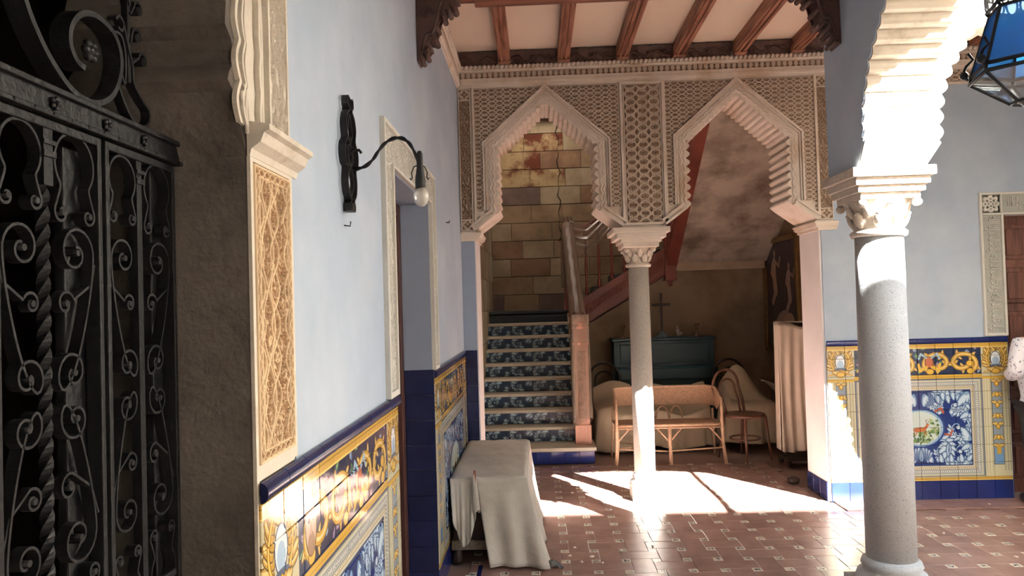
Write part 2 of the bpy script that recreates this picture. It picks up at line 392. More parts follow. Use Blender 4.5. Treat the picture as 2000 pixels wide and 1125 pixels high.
def centre_panel(P, x0, x1, y0, y1, medal=True):
    frame_bands(P, x0, x1, y0, y1); d = .088; X0, X1, Y0, Y1 = x0+d, x1-d, y0+d, y1-d; P.rect(X0, X1, Y0, Y1, '1f3474')
    c = (X0+X1)/2; w = X1-X0; h = Y1-Y0; sub = Paint(w, h, P.ppm, '1f3474'); W2 = w/2
    S = lambda fx, fy, fr, a0, dd, tn=1.3, lv=11: scroll(sub, W2+fx*W2, fy*h, fr*h, a0, dd, tn, BLUES, lv)
    S(.74, .50, .16, 2.0, -1, 1.2, 15); S(.40, .20, .13, 2.2, -1, 1.2, 14); S(.70, .80, .17, 3.6, -1, 1.2, 15); S(.76, .18, .16, 2.6, 1, 1.2, 15); S(.36, .84, .12, .6, 1, 1.1, 13)
    for q in range(9): leaf(sub, W2+W2*.93, h*(.08+.105*q), h*.13, 2.4 if q % 2 else 3.9, BLUES, 3); leaf(sub, W2+W2*(.12+.1*q), h*(.97 if q % 2 else .93), h*.11, -1.2, BLUES, 3); leaf(sub, W2+W2*(.12+.1*q), h*.04, h*.11, 1.9 if q % 2 else 1.1, BLUES, 3)
    for k in range(7): leaf(sub, W2+W2*.10, h*(.95), h*.16, -PI/2+.9-k*.16, BLUES, 3)
    for k in range(5): leaf(sub, W2, h*.06, h*.18, PI/2-.9+k*.25, BLUES, 3)
    leaf(sub, W2+W2*.95, h*.97, h*.22, -2.2, BLUES, 4); leaf(sub, W2+W2*.97, h*.33, h*.2, 2.2, BLUES, 4)
    sub.line([(W2+W2*.30, h*.72), (W2+W2*.42, h*.76), (W2+W2*.46, h*.70)], .016, 'b0583c'); sub.line([(W2+W2*.46, h*.42), (W2+W2*.58, h*.40), (W2+W2*.62, h*.46)], .014, 'b0583c')
    half = sub.a[:, sub.w//2:]; full = np.concatenate([half[:, ::-1], half], 1)
    j0 = int(Y0*P.ppm); i0 = int(X0*P.ppm); fh = min(full.shape[0], P.h-j0); fw = min(full.shape[1], P.w-i0); P.a[j0:j0+fh, i0:i0+fw] = full[:fh, :fw]
    cy = Y0+h*.50
    if medal:
        P.ell(c, cy, w*.245, h*.265, 0, '2a4484'); P.ell(c, cy, w*.225, h*.245, 0, '8fb0cf'); P.ell(c, cy, w*.20, h*.22, 0, 'c4d2cf')
        rs = random.Random(3)
        for k in range(170):
            a = rs.uniform(PI, 2*PI) if k % 3 else rs.uniform(0, PI); q = math.sqrt(rs.random())
            x = c+w*.19*q*math.cos(a); y = cy+h*.2*q*math.sin(a)
            if y > cy-.02 and abs(x-c) < w*.1: continue
            P.ell(x, y, .013, .008, rs.random()*3, rs.choice(['5d7f4d', '7f9b62', '3f5f45', '9db07a']))
        P.ell(c-.005, cy-.012, .052, .019, .08, 'b8683a'); P.ell(c+.045, cy+.006, .02, .011, .9, 'b8683a'); P.ell(c+.058, cy+.024, .013, .008, .1, 'b8683a')
        for dx in (-.042, -.028, .028, .040): P.line([(c+dx, cy-.02), (c+dx*1.15, cy-.055)], .006, 'a0562e')
        P.line([(c+.052, cy+.03), (c+.045, cy+.06), (c+.06, cy+.066)], .004, '7a4a2c'); P.line([(c+.056, cy+.03), (c+.068, cy+.055)], .004, '7a4a2c')
    P.rect(X0, X1, Y0, Y0+.004, '0f1c4a'); P.rect(X0, X1, Y1-.004, Y1, '0f1c4a'); P.rect(X0, X0+.004, Y0, Y1, '0f1c4a'); P.rect(X1-.004, X1, Y0, Y1, '0f1c4a')
def frieze(P, x0, x1, y0, y1):
    P.rect(x0, x1, y0, y1, '22304f'); h = y1-y0; m = (y0+y1)/2; n = max(1, round((x1-x0)/.44)); w = (x1-x0)/n
    rs = random.Random(5)
    for k in range(n):
        a = x0+k*w
        for i in range(16): leaf(P, a+rs.random()*w, y0+rs.random()*h, .035, rs.random()*6, (('22304f', '4f7d5a', '87a86f', '2f5540'), ('22304f', '6d86a8', 'aabfd2', '445')
                                 , ('22304f', '7d6a86', 'a495ac', '445'))[i % 3], 2)
        for sg, dx in ((1, .30), (-1, .72)):
            c = a+w*dx
            pts = [(c+sg*w*(.16*math.cos(t)-.04*t/3), m+h*.30*math.sin(t*1.02)-h*.02*t) for t in np.linspace(-2.6, 4.4, 44)]
            for i in range(5, 40, 8):
                for e in (-1, 1): leaf(P, pts[i][0], pts[i][1], h*.22, math.atan2(pts[i+1][1]-pts[i][1], pts[i+1][0]-pts[i][0])+e*1.1, GOLDS, 2, side=-e)
            P.line(pts, h*.15+.005, '6a4a14'); P.line(pts, h*.15, 'c39a40'); P.line(pts, h*.05, 'e2c987')
            for q in (0, -1): P.ell(*pts[q], h*.15, h*.12, 0, '6a4a14'); P.ell(*pts[q], h*.13, h*.10, 0, 'd9b04a')
        if k % 2 == 0:
            c = a+w*.02+.09; P.ell(c, m, h*.24, h*.38, 0, '7a5a2c'); P.ell(c, m, h*.2, h*.33, 0, 'c9ab95'); P.ell(c, m-h*.22, h*.14, h*.14, 0, '9c7a5c')
            for dx in (-.08, .08): P.ell(c+h*dx, m+h*.07, h*.045, h*.03, 0, '40302c')
            P.line([(c, m+h*.05), (c, m-h*.1)], h*.05, 'b8937c'); P.line([(c-h*.2, m+h*.36), (c-h*.1, m+h*.44), (c, m+h*.36), (c+h*.1, m+h*.44), (c+h*.2, m+h*.36)], h*.07, 'd9b04a')
        else:
            c = a+w*.02+.08; P.ell(c, m-h*.02, h*.17, h*.22, 0, '6a3524'); P.ell(c, m-h*.02, h*.14, h*.19, 0, 'b96a4c')
            for s_ in (-1, 1):
                P.line([(c+s_*h*.1, m+h*.15), (c+s_*h*.3, m+h*.3), (c+s_*h*.38, m+h*.12)], h*.08, '9fbcd0'); P.line([(c+s_*h*.1, m-h*.2), (c+s_*h*.35, m-h*.36), (c+s_*h*.4, m-h*.1)], h*.1, 'd9b04a')
def pilaster(P, x0, x1, y0, y1, ys):
    """cream pilaster with shield block above ys and a drop of gold leaves below"""
    P.rect(x0, x1, y0, y1, 'c6c0a0'); c = (x0+x1)/2; w = x1-x0; h = y1-ys
    for dx in (.06, .16, .27): 
        P.rect(c-w/2+w*dx, c-w/2+w*dx+.003, y0+.04, ys-.01, '8f8f80'); P.rect(c+w/2-w*dx-.003, c+w/2-w*dx, y0+.04, ys-.01, '8f8f80')
        P.rect(c-w/2+w*dx+.004, c-w/2+w*dx+.010, y0+.04, ys-.01, 'd8d4ba'); P.rect(c+w/2-w*dx-.011, c+w/2-w*dx-.004, y0+.04, ys-.01, 'a9a68e')
    # shield block
    for sg in (-1, 1):
        for k in range(8): leaf(P, c+sg*w*(.20+.03*(k % 2)), ys+h*(.30+.085*k), w*.30, PI/2-sg*(1.3-.13*k), GOLDS, 3, side=sg)
        pts = [(c+sg*w*(.18+.16*math.sin(t)), ys+h*(.24+.24*t)) for t in np.linspace(0, 2.9, 20)]
        P.line(pts, .017, '6a4a14'); P.line(pts, .013, 'c9992f'); P.line(pts, .005, 'ecd07f')
    for k in range(5): leaf(P, c, ys+h*.88, w*.2, PI/2-.9+k*.45, GOLDS, 2)
    P.ell(c, ys+h*.58, w*.19, h*.27, 0, '4a5570'); P.ell(c, ys+h*.58, w*.165, h*.25, 0, 'e9eef2'); P.ell(c, ys+h*.50, w*.12, h*.16, 0, 'a9c3dc')
    P.ell(c, ys+h*.30, w*.24, h*.08, 0, '55637a')
    for sg in (-1, 1): leaf(P, c, ys+h*.10, w*.33, PI/2+sg*1.1, GOLDS, 3, side=-sg); P.line([(c, ys+h*.30), (c+sg*w*.25, ys+h*.14), (c+sg*w*.42, ys+h*.12)], .009, 'c9992f')
    P.ell(c, ys+h*.13, w*.16, h*.11, 0, '96702a'); P.ell(c, ys+h*.13, w*.13, h*.09, 0, 'dcb652')
    P.rect(x0, x1, ys-.012, ys-.008, '8a7434'); P.rect(x0, x1, ys-.030, ys-.012, 'd1a945')
    # drop
    a, b = c-w*.165, c+w*.165; P.rect(a-.006, b+.006, y0+.09, ys-.05, '6b6f72'); P.rect(a, b, y0+.096, ys-.056, '8b97a3'); P.rect(a+.003, b-.003, y0+.1, y0+.22, '6f98c4')
    n = 7; top = ys-.07; bot = y0+.22
    for k in range(n):
        y = top-(top-bot)*k/(n-1)
        for sg in (-1, 1): leaf(P, c-sg*.004, y+.01, .044, PI/2+sg*(2.2 if k % 2 else 1.1), GOLDS, 2, side=-sg)
        P.ell(c, y, .018, .021, 0, '6a4a14'); P.ell(c, y, .015, .018, 0, 'd3a43a'); P.ell(c, y+.003, .006, .007, 0, 'f0d88c')
    for k in range(14): P.ell(c+(k % 3-1)*.011, bot-.02+(k//3)*.016-.02, .008, .008, 0, '96702a'); P.ell(c+(k % 3-1)*.011, bot-.02+(k//3)*.016-.02, .006, .006, 0, 'e0b850')
def dado_picture(W, pw, y0=.15, H=1.25, ppm=620):
    """whole tile picture: pilaster width pw at each end; painted from z=y0; returns array"""
    P = Paint(W, H-y0, ppm, 'c6c0a0'); T = 1.235-y0
    frieze(P, pw+.004, W-pw-.004, .99-y0, T-.035)
    centre_panel(P, pw+.012, W-pw-.012, .035, .955-y0)
    P.rect(pw+.002, pw+.009, .03, .96-y0, '33456e'); P.rect(W-pw-.009, W-pw-.002, .03, .96-y0, '33456e')
    pilaster(P, 0, pw, .03, T-.035, .98-y0); pilaster(P, W-pw, W, .03, T-.035, .98-y0)
    for (a, b) in ((0, .03), (T-.035, T+.02)):
        P.rect(0, W, a, b, 'c8a04c'); P.rect(0, W, (a+b)/2-.002, (a+b)/2+.001, '8f7020'); P.rect(0, W, a+.003, a+.008, 'ecd07f'); P.rect(0, W, b-.003, b, '7d6428')
    P.rect(pw, W-pw, .96-y0, .99-y0, 'cfa645'); P.rect(pw, W-pw, .972-y0, .974-y0, '8f7020'); P.rect(pw, W-pw, .955-y0, .96-y0, '4a5570')
    return P.a
def riser_picture(W, H, ppm=520):
    P = Paint(W, H, ppm, '24364c'); n = max(2, round(W/.26)); w = W/n; cs = ('1a2638', '6f8c9e', 'a9c0c8', '33536e')
    for k in range(n):
        c = w*(k+.5); sg = 1 if k % 2 else -1
        scroll(P, c, H*.5, H*.36, PI*.5 if sg > 0 else -PI*.5, sg, 1.2, cs, 12); 
        for q in (-1, 1): leaf(P, c+q*w*.46, H*.5, H*.55, PI/2*q*sg, cs, 3, side=q); leaf(P, c+q*w*.30, H*.5-sg*q*H*.32, H*.5, PI*(q > 0), cs, 3, side=sg); leaf(P, c+q*w*.42, H*.5+sg*q*H*.30, H*.45, PI*(q < 0)+.4, cs, 3, side=sg)
    return P.a
def canvas_picture():
    P = Paint(1.1, 1.42, 260, '3b3138'); rs = random.Random(11)
    for k in range(26): 
        x = k*.045; P.line([(x, .3), (x+.02*math.sin(k), 1.42)], .02, ['443a44', '332a31', '4c4350'][k % 3])
    for k in range(60): P.ell(rs.random()*1.1, rs.random()*.45, .08, .04, rs.random()*3, rs.choice(['2c3038', '3d4650', '594a42', '2a2a30']))
    def fig(x, y, s, c='b89c88'):
        P.ell(x, y+.60*s, .05*s, .065*s, 0, '5c4034'); P.ell(x+.006, y+.585*s, .04*s, .052*s, 0, c); P.line([(x, y+.53*s), (x-.01*s, y+.45*s)], .05*s, c)
        P.line([(x-.01*s, y+.46*s), (x-.03*s, y+.28*s)], [.16*s, .12*s], c); P.line([(x-.03*s, y+.3*s), (x+.02*s, y+.05*s), (x-.1*s, y-.1*s)], [.17*s, .12*s, .07*s], c)
        P.line([(x+.05*s, y+.47*s), (x+.16*s, y+.40*s), (x+.22*s, y+.52*s)], .045*s, c); P.line([(x-.08*s, y+.46*s), (x-.14*s, y+.32*s), (x-.06*s, y+.24*s)], .045*s, c)
    fig(.30, .72, .95); fig(.80, .62, .8, 'a58c80')
    P.ell(.52, .40, .24, .10, .35, 'a18a80'); P.ell(.35, .30, .18, .07, -.2, '8d7f7c'); P.ell(.75, .34, .2, .14, .3, 'b59480')
    return P.a
# ------------------------------------------------------------------ common materials
M_BLUE = mat('blue_limewash', 'a8b9cd', .85, var=.04, vscale=2.2, bump=.15, bscale=9, col2='bac7d6', c2scale=1.6, c2pos=(.45, .75))
M_BLUE2 = mat('blue_grey_limewash', '98a7bf', .85, var=.05, vscale=2, bump=.2, bscale=12)
M_WHITE = mat('white_plaster', 'dedbdc', .8, var=.04, vscale=4, bump=.2, bscale=14)
M_STUC = mat('stucco_cream', 'ddd2c6', .75, var=.07, vscale=5, bump=.2, bscale=80, col2='c4ae95', c2scale=3, c2pos=(.5, .7))
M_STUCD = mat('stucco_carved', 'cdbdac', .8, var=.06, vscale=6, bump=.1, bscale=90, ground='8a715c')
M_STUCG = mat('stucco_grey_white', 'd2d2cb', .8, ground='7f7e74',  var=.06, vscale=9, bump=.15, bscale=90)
M_STUCP = mat('stucco_grey_plain', 'cfcfc8', .8, var=.06, vscale=9, bump=.15, bscale=90)
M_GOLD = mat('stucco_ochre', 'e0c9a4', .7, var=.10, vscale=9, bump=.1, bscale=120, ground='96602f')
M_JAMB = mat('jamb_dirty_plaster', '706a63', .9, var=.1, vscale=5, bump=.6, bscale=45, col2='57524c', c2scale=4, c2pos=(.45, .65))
M_CREAM = mat('cream_moulding', 'd2cbbd', .7, var=.06, vscale=9, bump=.25, bscale=70, col2='aea390', c2scale=8, c2pos=(.55, .72))
M_CEIL = mat('ceiling_plaster', 'dcccba', .9, var=.02, vscale=2)
M_WOOD = mat('beam_wood', '9c6a54', .55, var=.16, vscale=5, bump=.3, bscale=30, stretch=(9, .8, 9), col2='6e3e2a', c2scale=3, c2pos=(.45, .6))
M_WOODX = mat('beam_wood_cross', '8a5136', .55, var=.15, vscale=5, bump=.3, bscale=30, stretch=(.8, 9, 9), col2='5c3222', c2scale=3)
M_DWOOD = mat('dark_carved_wood', '523a33', .5, var=.25, vscale=14, bump=.5, bscale=40)
M_BTILE = mat('cobalt_glaze', '1f2c6a', .13, var=.12, vscale=10, objrand=.12, spec=.6)
M_DTILE = mat('navy_glaze', '222a52', .2, var=.12, vscale=12, objrand=.1, spec=.55)
M_GROUT = mat('grout', '8f8a80', .9)
M_GRAN = mat('granite', 'b9b5ae', .7, var=.1, vscale=150, bump=.3, bscale=180, col2='77726c', c2scale=170, c2pos=(.55, .66))
M_GRANB = mat('granite_blue_grey', 'b4b8bb', .7, var=.12, vscale=150, bump=.35, bscale=170, col2='7d8488', c2scale=150, c2pos=(.54, .64))
M_STONE = mat('pale_limestone', 'c9bfb2', .75, var=.1, vscale=30, bump=.3, bscale=90)
M_FTILE = mat('terracotta_tile', '9a7a70', .3, var=.08, vscale=12, objrand=.10, bump=.2, bscale=14, col2='8b6a61', c2scale=5, spec=.55)
M_MORT = mat('floor_joint', '8d7469', .8)
M_SLAB = mat('stair_slab', 'b3a896', .5, var=.08, vscale=12, bump=.1)
M_HALL = mat('hall_plaster', 'a08c74', .9, var=.1, vscale=2, bump=.2, bscale=20, col2='8a755e', c2scale=1.5)
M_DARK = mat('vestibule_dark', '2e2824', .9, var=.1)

WL, D, WT = -.612, 6.03, .47
def S(name, mb, m, **k):
    o = mb.build(name, m, **k); o['kind'] = 'structure'; return o
TILE_CACHE = {}
def tile_mesh(w, h, t, m, ax, curved=False):
    key = (round(w, 4), round(h, 4), t, m.name, ax, curved)
    if key in TILE_CACHE: return TILE_CACHE[key]
    b = .002; mb = MB()
    a, c = w/2, h/2
    o = [(-a, -c), (a, -c), (a, c), (-a, c)]; i = [(-a+b, -c+b), (a-b, -c+b), (a-b, c-b), (-a+b, c-b)]
    def P(u, v, n): return {'x': (n, u, v), 'y': (u, -n, v), 'z': (u, v, n), '-x': (-n, u, v)}[ax]
    if curved:
        n = 7; vs = []
        for k in range(n):
            q = -PI/2+PI*k/(n-1)
            for sg in (-a, a): vs.append(P(sg, c*math.sin(q), t*.35+t*.65*math.cos(q)))
        mb.add(vs, [(2*k, 2*k+1, 2*k+3, 2*k+2) for k in range(n-1)], True)
        mb.add([vs[2*k] for k in range(n)], [tuple(range(n))]); mb.add([vs[2*k+1] for k in range(n)], [tuple(range(n))])
    else:
        vs = [P(*q, 0) for q in o]+[P(*q, t-b) for q in o]+[P(*q, t) for q in i]
        f = [(8, 9, 10, 11)]
        for k in range(4):
            l = (k+1) % 4; f += [(k, l, l+4, k+4), (k+4, l+4, l+8, k+8)]
        mb.add(vs, f)
    me = mb.mesh('tile'); me.materials.append(m); TILE_CACHE[key] = me; return me
def tile_field(parent, ax, plane, a0, a1, z0, z1, m, tw=.1395, th=.1405, t=.010, name='tile', curved=False, tilt=.004, g=.0022):
    n = max(1, round((a1-a0)/tw)); w = (a1-a0)/n; r = max(1, math.ceil((z1-z0)/th-.12)); h0 = th if r > 1 else z1-z0
    for j in range(r):
        za = z0+j*h0; zb = min(z1, za+h0)
        if j == r-1: zb = z1
        me = tile_mesh(w-g, zb-za-g, t, m, ax, curved)
        for i in range(n):
            u = a0+(i+.5)*w; v = (za+zb)/2
            loc = {'x': (plane, u, v), 'y': (u, plane, v), '-x': (plane, u, v), 'z': (u, v, plane)}[ax]
            inst(name, me, loc, parent, (random.uniform(-tilt, tilt), random.uniform(-tilt, tilt), random.uniform(-tilt, tilt)) if tilt else None)
def lobes(pts, n, r=None, bulge=.5, seg=6, side=1):
    """replace polyline pts by n equal convex lobes bulging to the left*side"""
    L = [0]
    for i in range(len(pts)-1): L.append(L[-1]+math.dist(pts[i], pts[i+1]))
    def at(s):
        s = max(0, min(L[-1], s))
        for i in range(len(pts)-1):
            if s <= L[i+1]+1e-9:
                q = (s-L[i])/max(1e-9, L[i+1]-L[i]); return (pts[i][0]+(pts[i+1][0]-pts[i][0])*q, pts[i][1]+(pts[i+1][1]-pts[i][1])*q)
        return pts[-1]
    out = []
    for k in range(n):
        a = at(L[-1]*k/n); b = at(L[-1]*(k+1)/n); dx, dy = b[0]-a[0], b[1]-a[1]
        for j in range(seg+(1 if k == n-1 else 0)):
            q = j/seg; e = math.sin(PI*q)*bulge*side; out.append((a[0]+dx*q-dy*e, a[1]+dy*q+dx*e))
    return out

# ------------------------------------------------------------------ floor
floor = S('floor', MB().box(-4.2, 12, -5, 11.2, -.15, -.0085), M_MORT)
insm = mat('floor_insert', 'd8cfbe', .25, spec=.55, col2='38424e', c2scale=60, c2pos=(.50, .54), objrand=.1)
nt = insm.node_tree; oi = nt.nodes.new('ShaderNodeObjectInfo')
insb = mat('floor_insert_border', 'd9d0c0', .3, objrand=.1)
def insert_mesh():
    mb = MB(); a = .0268; b = .019
    vs = [(x, y, z) for x, y, z in ((-a, -a, -.008), (a, -a, -.008), (a, a, -.008), (-a, a, -.008), (-a, -a, 0), (a, -a, 0), (a, a, 0), (-a, a, 0), (-b, -b, 0), (b, -b, 0), (b, b, 0), (-b, b, 0))]
    f = [(8, 9, 10, 11)]+[(4+k, 4+(k+1) % 4, 8+(k+1) % 4, 8+k) for k in range(4)]+[(k, (k+1) % 4, 4+(k+1) % 4, 4+k) for k in range(4)]
    mb.add(vs, f); me = mb.mesh('floor_insert'); me.materials.append(insb); me.materials.append(insm)
    for p in me.polygons: p.material_index = 1 if len(set(p.vertices) & {8, 9, 10, 11}) == 4 else 0
    return me
ins_me = insert_mesh()
PX, PY, OX, OY = .192, .1945, .131, 4.57
tv = tile_mesh(PX-.055-.0018, PY+.055-.0018, .0085, M_FTILE, 'z'); th_ = tile_mesh(PX+.055-.0018, PY-.055-.0018, .0085, M_FTILE, 'z')
cells = []
for i in range(-5, 22):
    for j in range(-4, 16):
        x = OX+i*PX; y = OY+j*PY
        if x < WL-.02 or y > 7.5 or (y > 6.1 and x > 2.2) or x > 4.2: continue
        if x > 2.45 and y > 5.70: continue
        vis = 1.0 if y > 4.15 and (x/y) < .68 else 4
        cells.append((math.hypot(x*.5, y)*vis, i, j, x, y))
cells.sort()
stuff = MB()
def add_mesh(mb, me, loc):
    n = len(mb.v); mb.v += [(v.co.x+loc[0], v.co.y+loc[1], v.co.z+loc[2]) for v in me.vertices]
    for p in me.polygons: mb.f.append(tuple(k+n for k in p.vertices)); mb.smooth.append(False)
stins = MB()
for c, (dd, i, j, x, y) in enumerate(cells):
    tx, ty = x+PX/2, y+PY/2; me = tv if (i+j) % 2 == 0 else th_
    okt = not (x > 2.2 and ty > 5.68 or ty > 7.4) and tx > WL+.02
    rz = random.uniform(-.0012, .0012)
    if c < 300:
        inst('floor_insert', ins_me, (x, y, -.0003+random.uniform(-.0006, .0006)), floor, (random.uniform(-.004, .004), random.uniform(-.004, .004), random.randrange(4)*PI/2))
        if okt: inst('floor_tile', me, (tx, ty, -.0085+random.uniform(-.0007, .0007)), floor, (random.uniform(-.005, .005), random.uniform(-.005, .005), rz))
    else:
        add_mesh(stins, ins_me, (x, y, 0))
        if okt: add_mesh(stuff, me, (tx, ty, -.0085))
o = stuff.build('floor_tiles_far', M_FTILE, floor, recalc=False); o['kind'] = 'stuff'
o = stins.build('floor_inserts_far', insb, floor, recalc=False); o['kind'] = 'stuff'
pl = tile_mesh(.2, .125, .0085, M_FTILE, 'z')
for k in range(13):
    for q in (0, 1): inst('threshold_tile', pl, (2.42+k*.2015, 5.833+q*.128, -.004), floor)
bl = tile_mesh(.03, .2, .009, M_BTILE, 'z')
for k in range(5): inst('blue_border_tile', bl, (-.41, 4.62-k*.202, -.0075), floor)

# ------------------------------------------------------------------ left wall with gate arch and doorway
arch_in = [(1.565, 0), (1.565, 1.985), (1.546, 2.019), (1.532, 2.044), (1.514, 2.07), (1.500, 2.108), (1.473, 2.125), (1.480, 2.141), (1.499, 2.164), (1.503, 2.192), (1.494, 2.216), (1.465, 2.235)]
lob = []
for k in range(9):
    a = math.radians(12+k*78/9); b = math.radians(12+(k+1)*78/9)
    for q in range(7):
        t = a+(b-a)*q/7; e = 1+.05*math.sin(PI*q/7); lob.append((1.0+.475*e*math.cos(t), 2.14+.62*e*math.sin(t)))
arch_half = arch_in+lob[1:]+[(1.0, 2.76)]
arch_full = arch_half+[(2.0-y, z) for y, z in arch_half[::-1][1:]]
body = [(1.83, 0), (1.83, 1.99), (1.80, 2.03), (1.80, 3.3), (.20, 3.3), (.20, 2.03), (.17, 1.99), (.17, 0)]
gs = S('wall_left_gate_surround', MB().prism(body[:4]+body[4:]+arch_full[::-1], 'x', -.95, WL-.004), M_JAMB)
gs.name = 'trim_1'
wall_left = S('wall_left', MB().prism([(1.831, 0), (3.11, 0), (3.11, 2.245), (4.23, 2.245), (4.23, 0), (6.03, 0), (6.03, 3.75), (1.801, 3.75), (1.801, 1.99), (1.831, 1.99)], 'x', -.95, WL)
              .prism([(-4, 0), (.169, 0), (.169, 1.99), (.199, 2.03), (.199, 3.301), (1.801, 3.301), (1.801, 3.75), (-4, 3.75)], 'x', -.95, WL), M_BLUE)
# reveal of the doorway: blue grey coat, navy dado, door leaf
MB().box(-.775, WL-.002, 4.222, 4.23, 1.29, 2.245).box(-.80, WL-.002, 3.11, 4.23, 2.237, 2.245).box(-.80, WL-.002, 3.11, 3.118, 1.29, 2.245).build('reveal_coat', M_BLUE2, wall_left)
tile_field(wall_left, 'y', 4.228, -.775, WL+.008, 0, 1.29, M_DTILE, tw=.19, th=.143, name='reveal_tile')
dr = S('door_1', MB().box(-.86, -.80, 3.11, 4.23, 0, 2.2), mat('maroon_door', '4a2a26', .5, var=.15, bump=.2))
MB().box(-.86, -.775, 4.15, 4.222, 0, 2.237).box(-.86, -.775, 3.118, 3.17, 0, 2.237).box(-.86, -.775, 3.17, 4.15, 2.17, 2.237).build('door_frame', mat('maroon_frame', '50302a', .45, var=.15, bump=.2), dr, bevel=.006)
for z0, z1 in ((.15, .75), (.9, 1.35), (1.5, 2.05)):
    for y0, y1 in ((3.25, 3.62), (3.72, 4.1)): MB().box(-.84, -.788, y0, y1, z0, z1).build('door_panel', mat('maroon_door', ''), dr, bevel=.01)
# gate surround front: borders, ochre panel, impost, arch mouldings, lettered panel
MB().box(WL-.004, WL+.004, 1.563, 1.578, 0, 1.985).box(WL-.004, WL+.004, 1.808, 1.831, 1.29, 1.985).box(WL-.004, WL+.004, 1.578, 1.808, 1.285, 1.318).box(WL-.004, WL+.004, 1.578, 1.808, 1.976, 1.99).build('panel_border', M_CREAM, gs)
def ochre(u, v):
    W, H = .23, .655; x = u-W/2
    h = .9*ogee(x, v+.03, .092, .165, .30, .0038)
    h = np.maximum(h, .95*ogee(x+.046, v+.03, .184, .33, .20, .0040))
    tt = .7*tendril(x*1.0, v, 170, .17); h = np.maximum(h, tt)
    b = np.minimum(np.minimum(u, W-u), np.minimum(v, H-v))
    br = np.maximum(sm(np.abs(b-.0255), .001, .003), sm(np.abs(b-.003), .002, .004))
    s_ = np.where((u < .025) | (u > W-.025), v, u); tw_ = np.minimum(np.abs(b-.0145-.0085*np.sin(s_*95)), np.abs(b-.0145+.0085*np.sin(s_*95)))
    edge = np.maximum(br, .8*sm(tw_, .0016, .0036)); return np.where(b < .0285, edge, h)
o = relief('carved_panel', M_GOLD, (WL-.0035, 1.578, 1.318), (0, 1, 0), (0, 0, 1), (1, 0, 0), .230, .658, .0016, ochre, .012, gs)
o['label'] = 'ochre panel of carved interlaced tracery'
imp = [(WL, 1.985), (WL+.006, 1.985), (WL+.010, 2.000), (WL+.030, 2.014), (WL+.038, 2.034), (WL+.050, 2.040), (WL+.050, 2.052), (WL, 2.060)]
MB().prism(imp, 'y', 1.556, 1.862).build('impost', M_CREAM, gs)
def offs(pts, d):
    out = []
    for i, p in enumerate(pts):
        a = pts[max(0, i-1)]; b = pts[min(len(pts)-1, i+1)]; dx, dy = b[0]-a[0], b[1]-a[1]; l = math.hypot(dx, dy) or 1
        out.append((p[0]-dy/l*d, p[1]+dx/l*d))
    return out
ah = arch_half[2:]; 
# smooth guide for the outer mouldings
def ring(r0, r1, x0, x1, wob=0, name='arch_moulding', m=M_CREAM):
    mb = MB(); N = 90; pts = []
    def path(r):
        q = []
        for i in range(N):
            t = i/(N-1)
            if t < .28:
                k = t/.28; y, z = 1.512, 2.045+k*.22
            else:
                a = (t-.28)/.72*PI/2; y, z = 1.0+.512*math.cos(a), 2.265+.52*math.sin(a)
            w = wob*abs(math.sin(t*PI*9)); y, z = (y+(r-w), z) if t < .28 else (1.0+(.512+r-w)*math.cos(a), 2.265+(.52+r-w)*math.sin(a))
            q.append((y, z))
        return q+[(2-y, z) for y, z in q[::-1][1:]]
    A, B = path(r0), path(r1); n = len(A)
    vs = [(x0, *p) for p in A]+[(x1, *p) for p in A]+[(x0, *p) for p in B]+[(x1, *p) for p in B]
    f = []
    for i in range(n-1): f += [(n+i, n+i+1, 3*n+i+1, 3*n+i), (i, i+1, n+i+1, n+i), (2*n+i, 2*n+i+1, 3*n+i+1, 3*n+i)]
    mb.add(vs, f); mb.build(name, m, gs)
X0 = WL-.004
ring(.000, .012, X0, X0+.010, .02); ring(.020, .028, X0, X0+.014, .016); ring(.036, .042, X0, X0+.012, .012)
ring(.052, .098, X0, X0+.004, .008); ring(.100, .112, X0, X0+.016, .006); ring(.120, .130, X0, X0+.012)
MB().prism([(1.563, 2.05), (1.80, 2.05), (1.80, 3.3), (1.0, 3.3), (1.0, 2.95)]+[(1.0+.65*math.cos(a), 2.265+.66*math.sin(a)) for a in np.linspace(PI/2, 0, 14)]+[(1.65, 2.05)], 'x', WL-.004, WL-.001).build('stucco_ground', M_CREAM, gs)
MB().box(WL-.004, WL+.012, 1.79, 1.80, 2.055, 3.2).box(WL-.004, WL+.014, 1.662, 1.672, 2.055, 3.2).box(WL-.004, WL+.010, 1.672, 1.79, 2.055, 2.068).build('panel_fillet', M_CREAM, gs)
def letters(u, v): return strokes(u, v, 1.0)
o = relief('carved_panel', M_CREAM, (WL-.0005, 1.673, 2.068), (0, 1, 0), (0, 0, 1), (1, 0, 0), .116, .62, .0016, letters, .012, gs)

# cusp leaf ornament at the spring of the arch
MB().tube([(WL+.004, 1.548, 2.03), (WL+.008, 1.530, 2.075), (WL+.008, 1.535, 2.12), (WL+.006, 1.515, 2.11), (WL+.006, 1.522, 2.08)], .005, 6).tube([(WL+.006, 1.552, 2.06), (WL+.008, 1.542, 2.10), (WL+.006, 1.525, 2.13)], .004, 6).build('cusp_leaf', M_CREAM, gs)

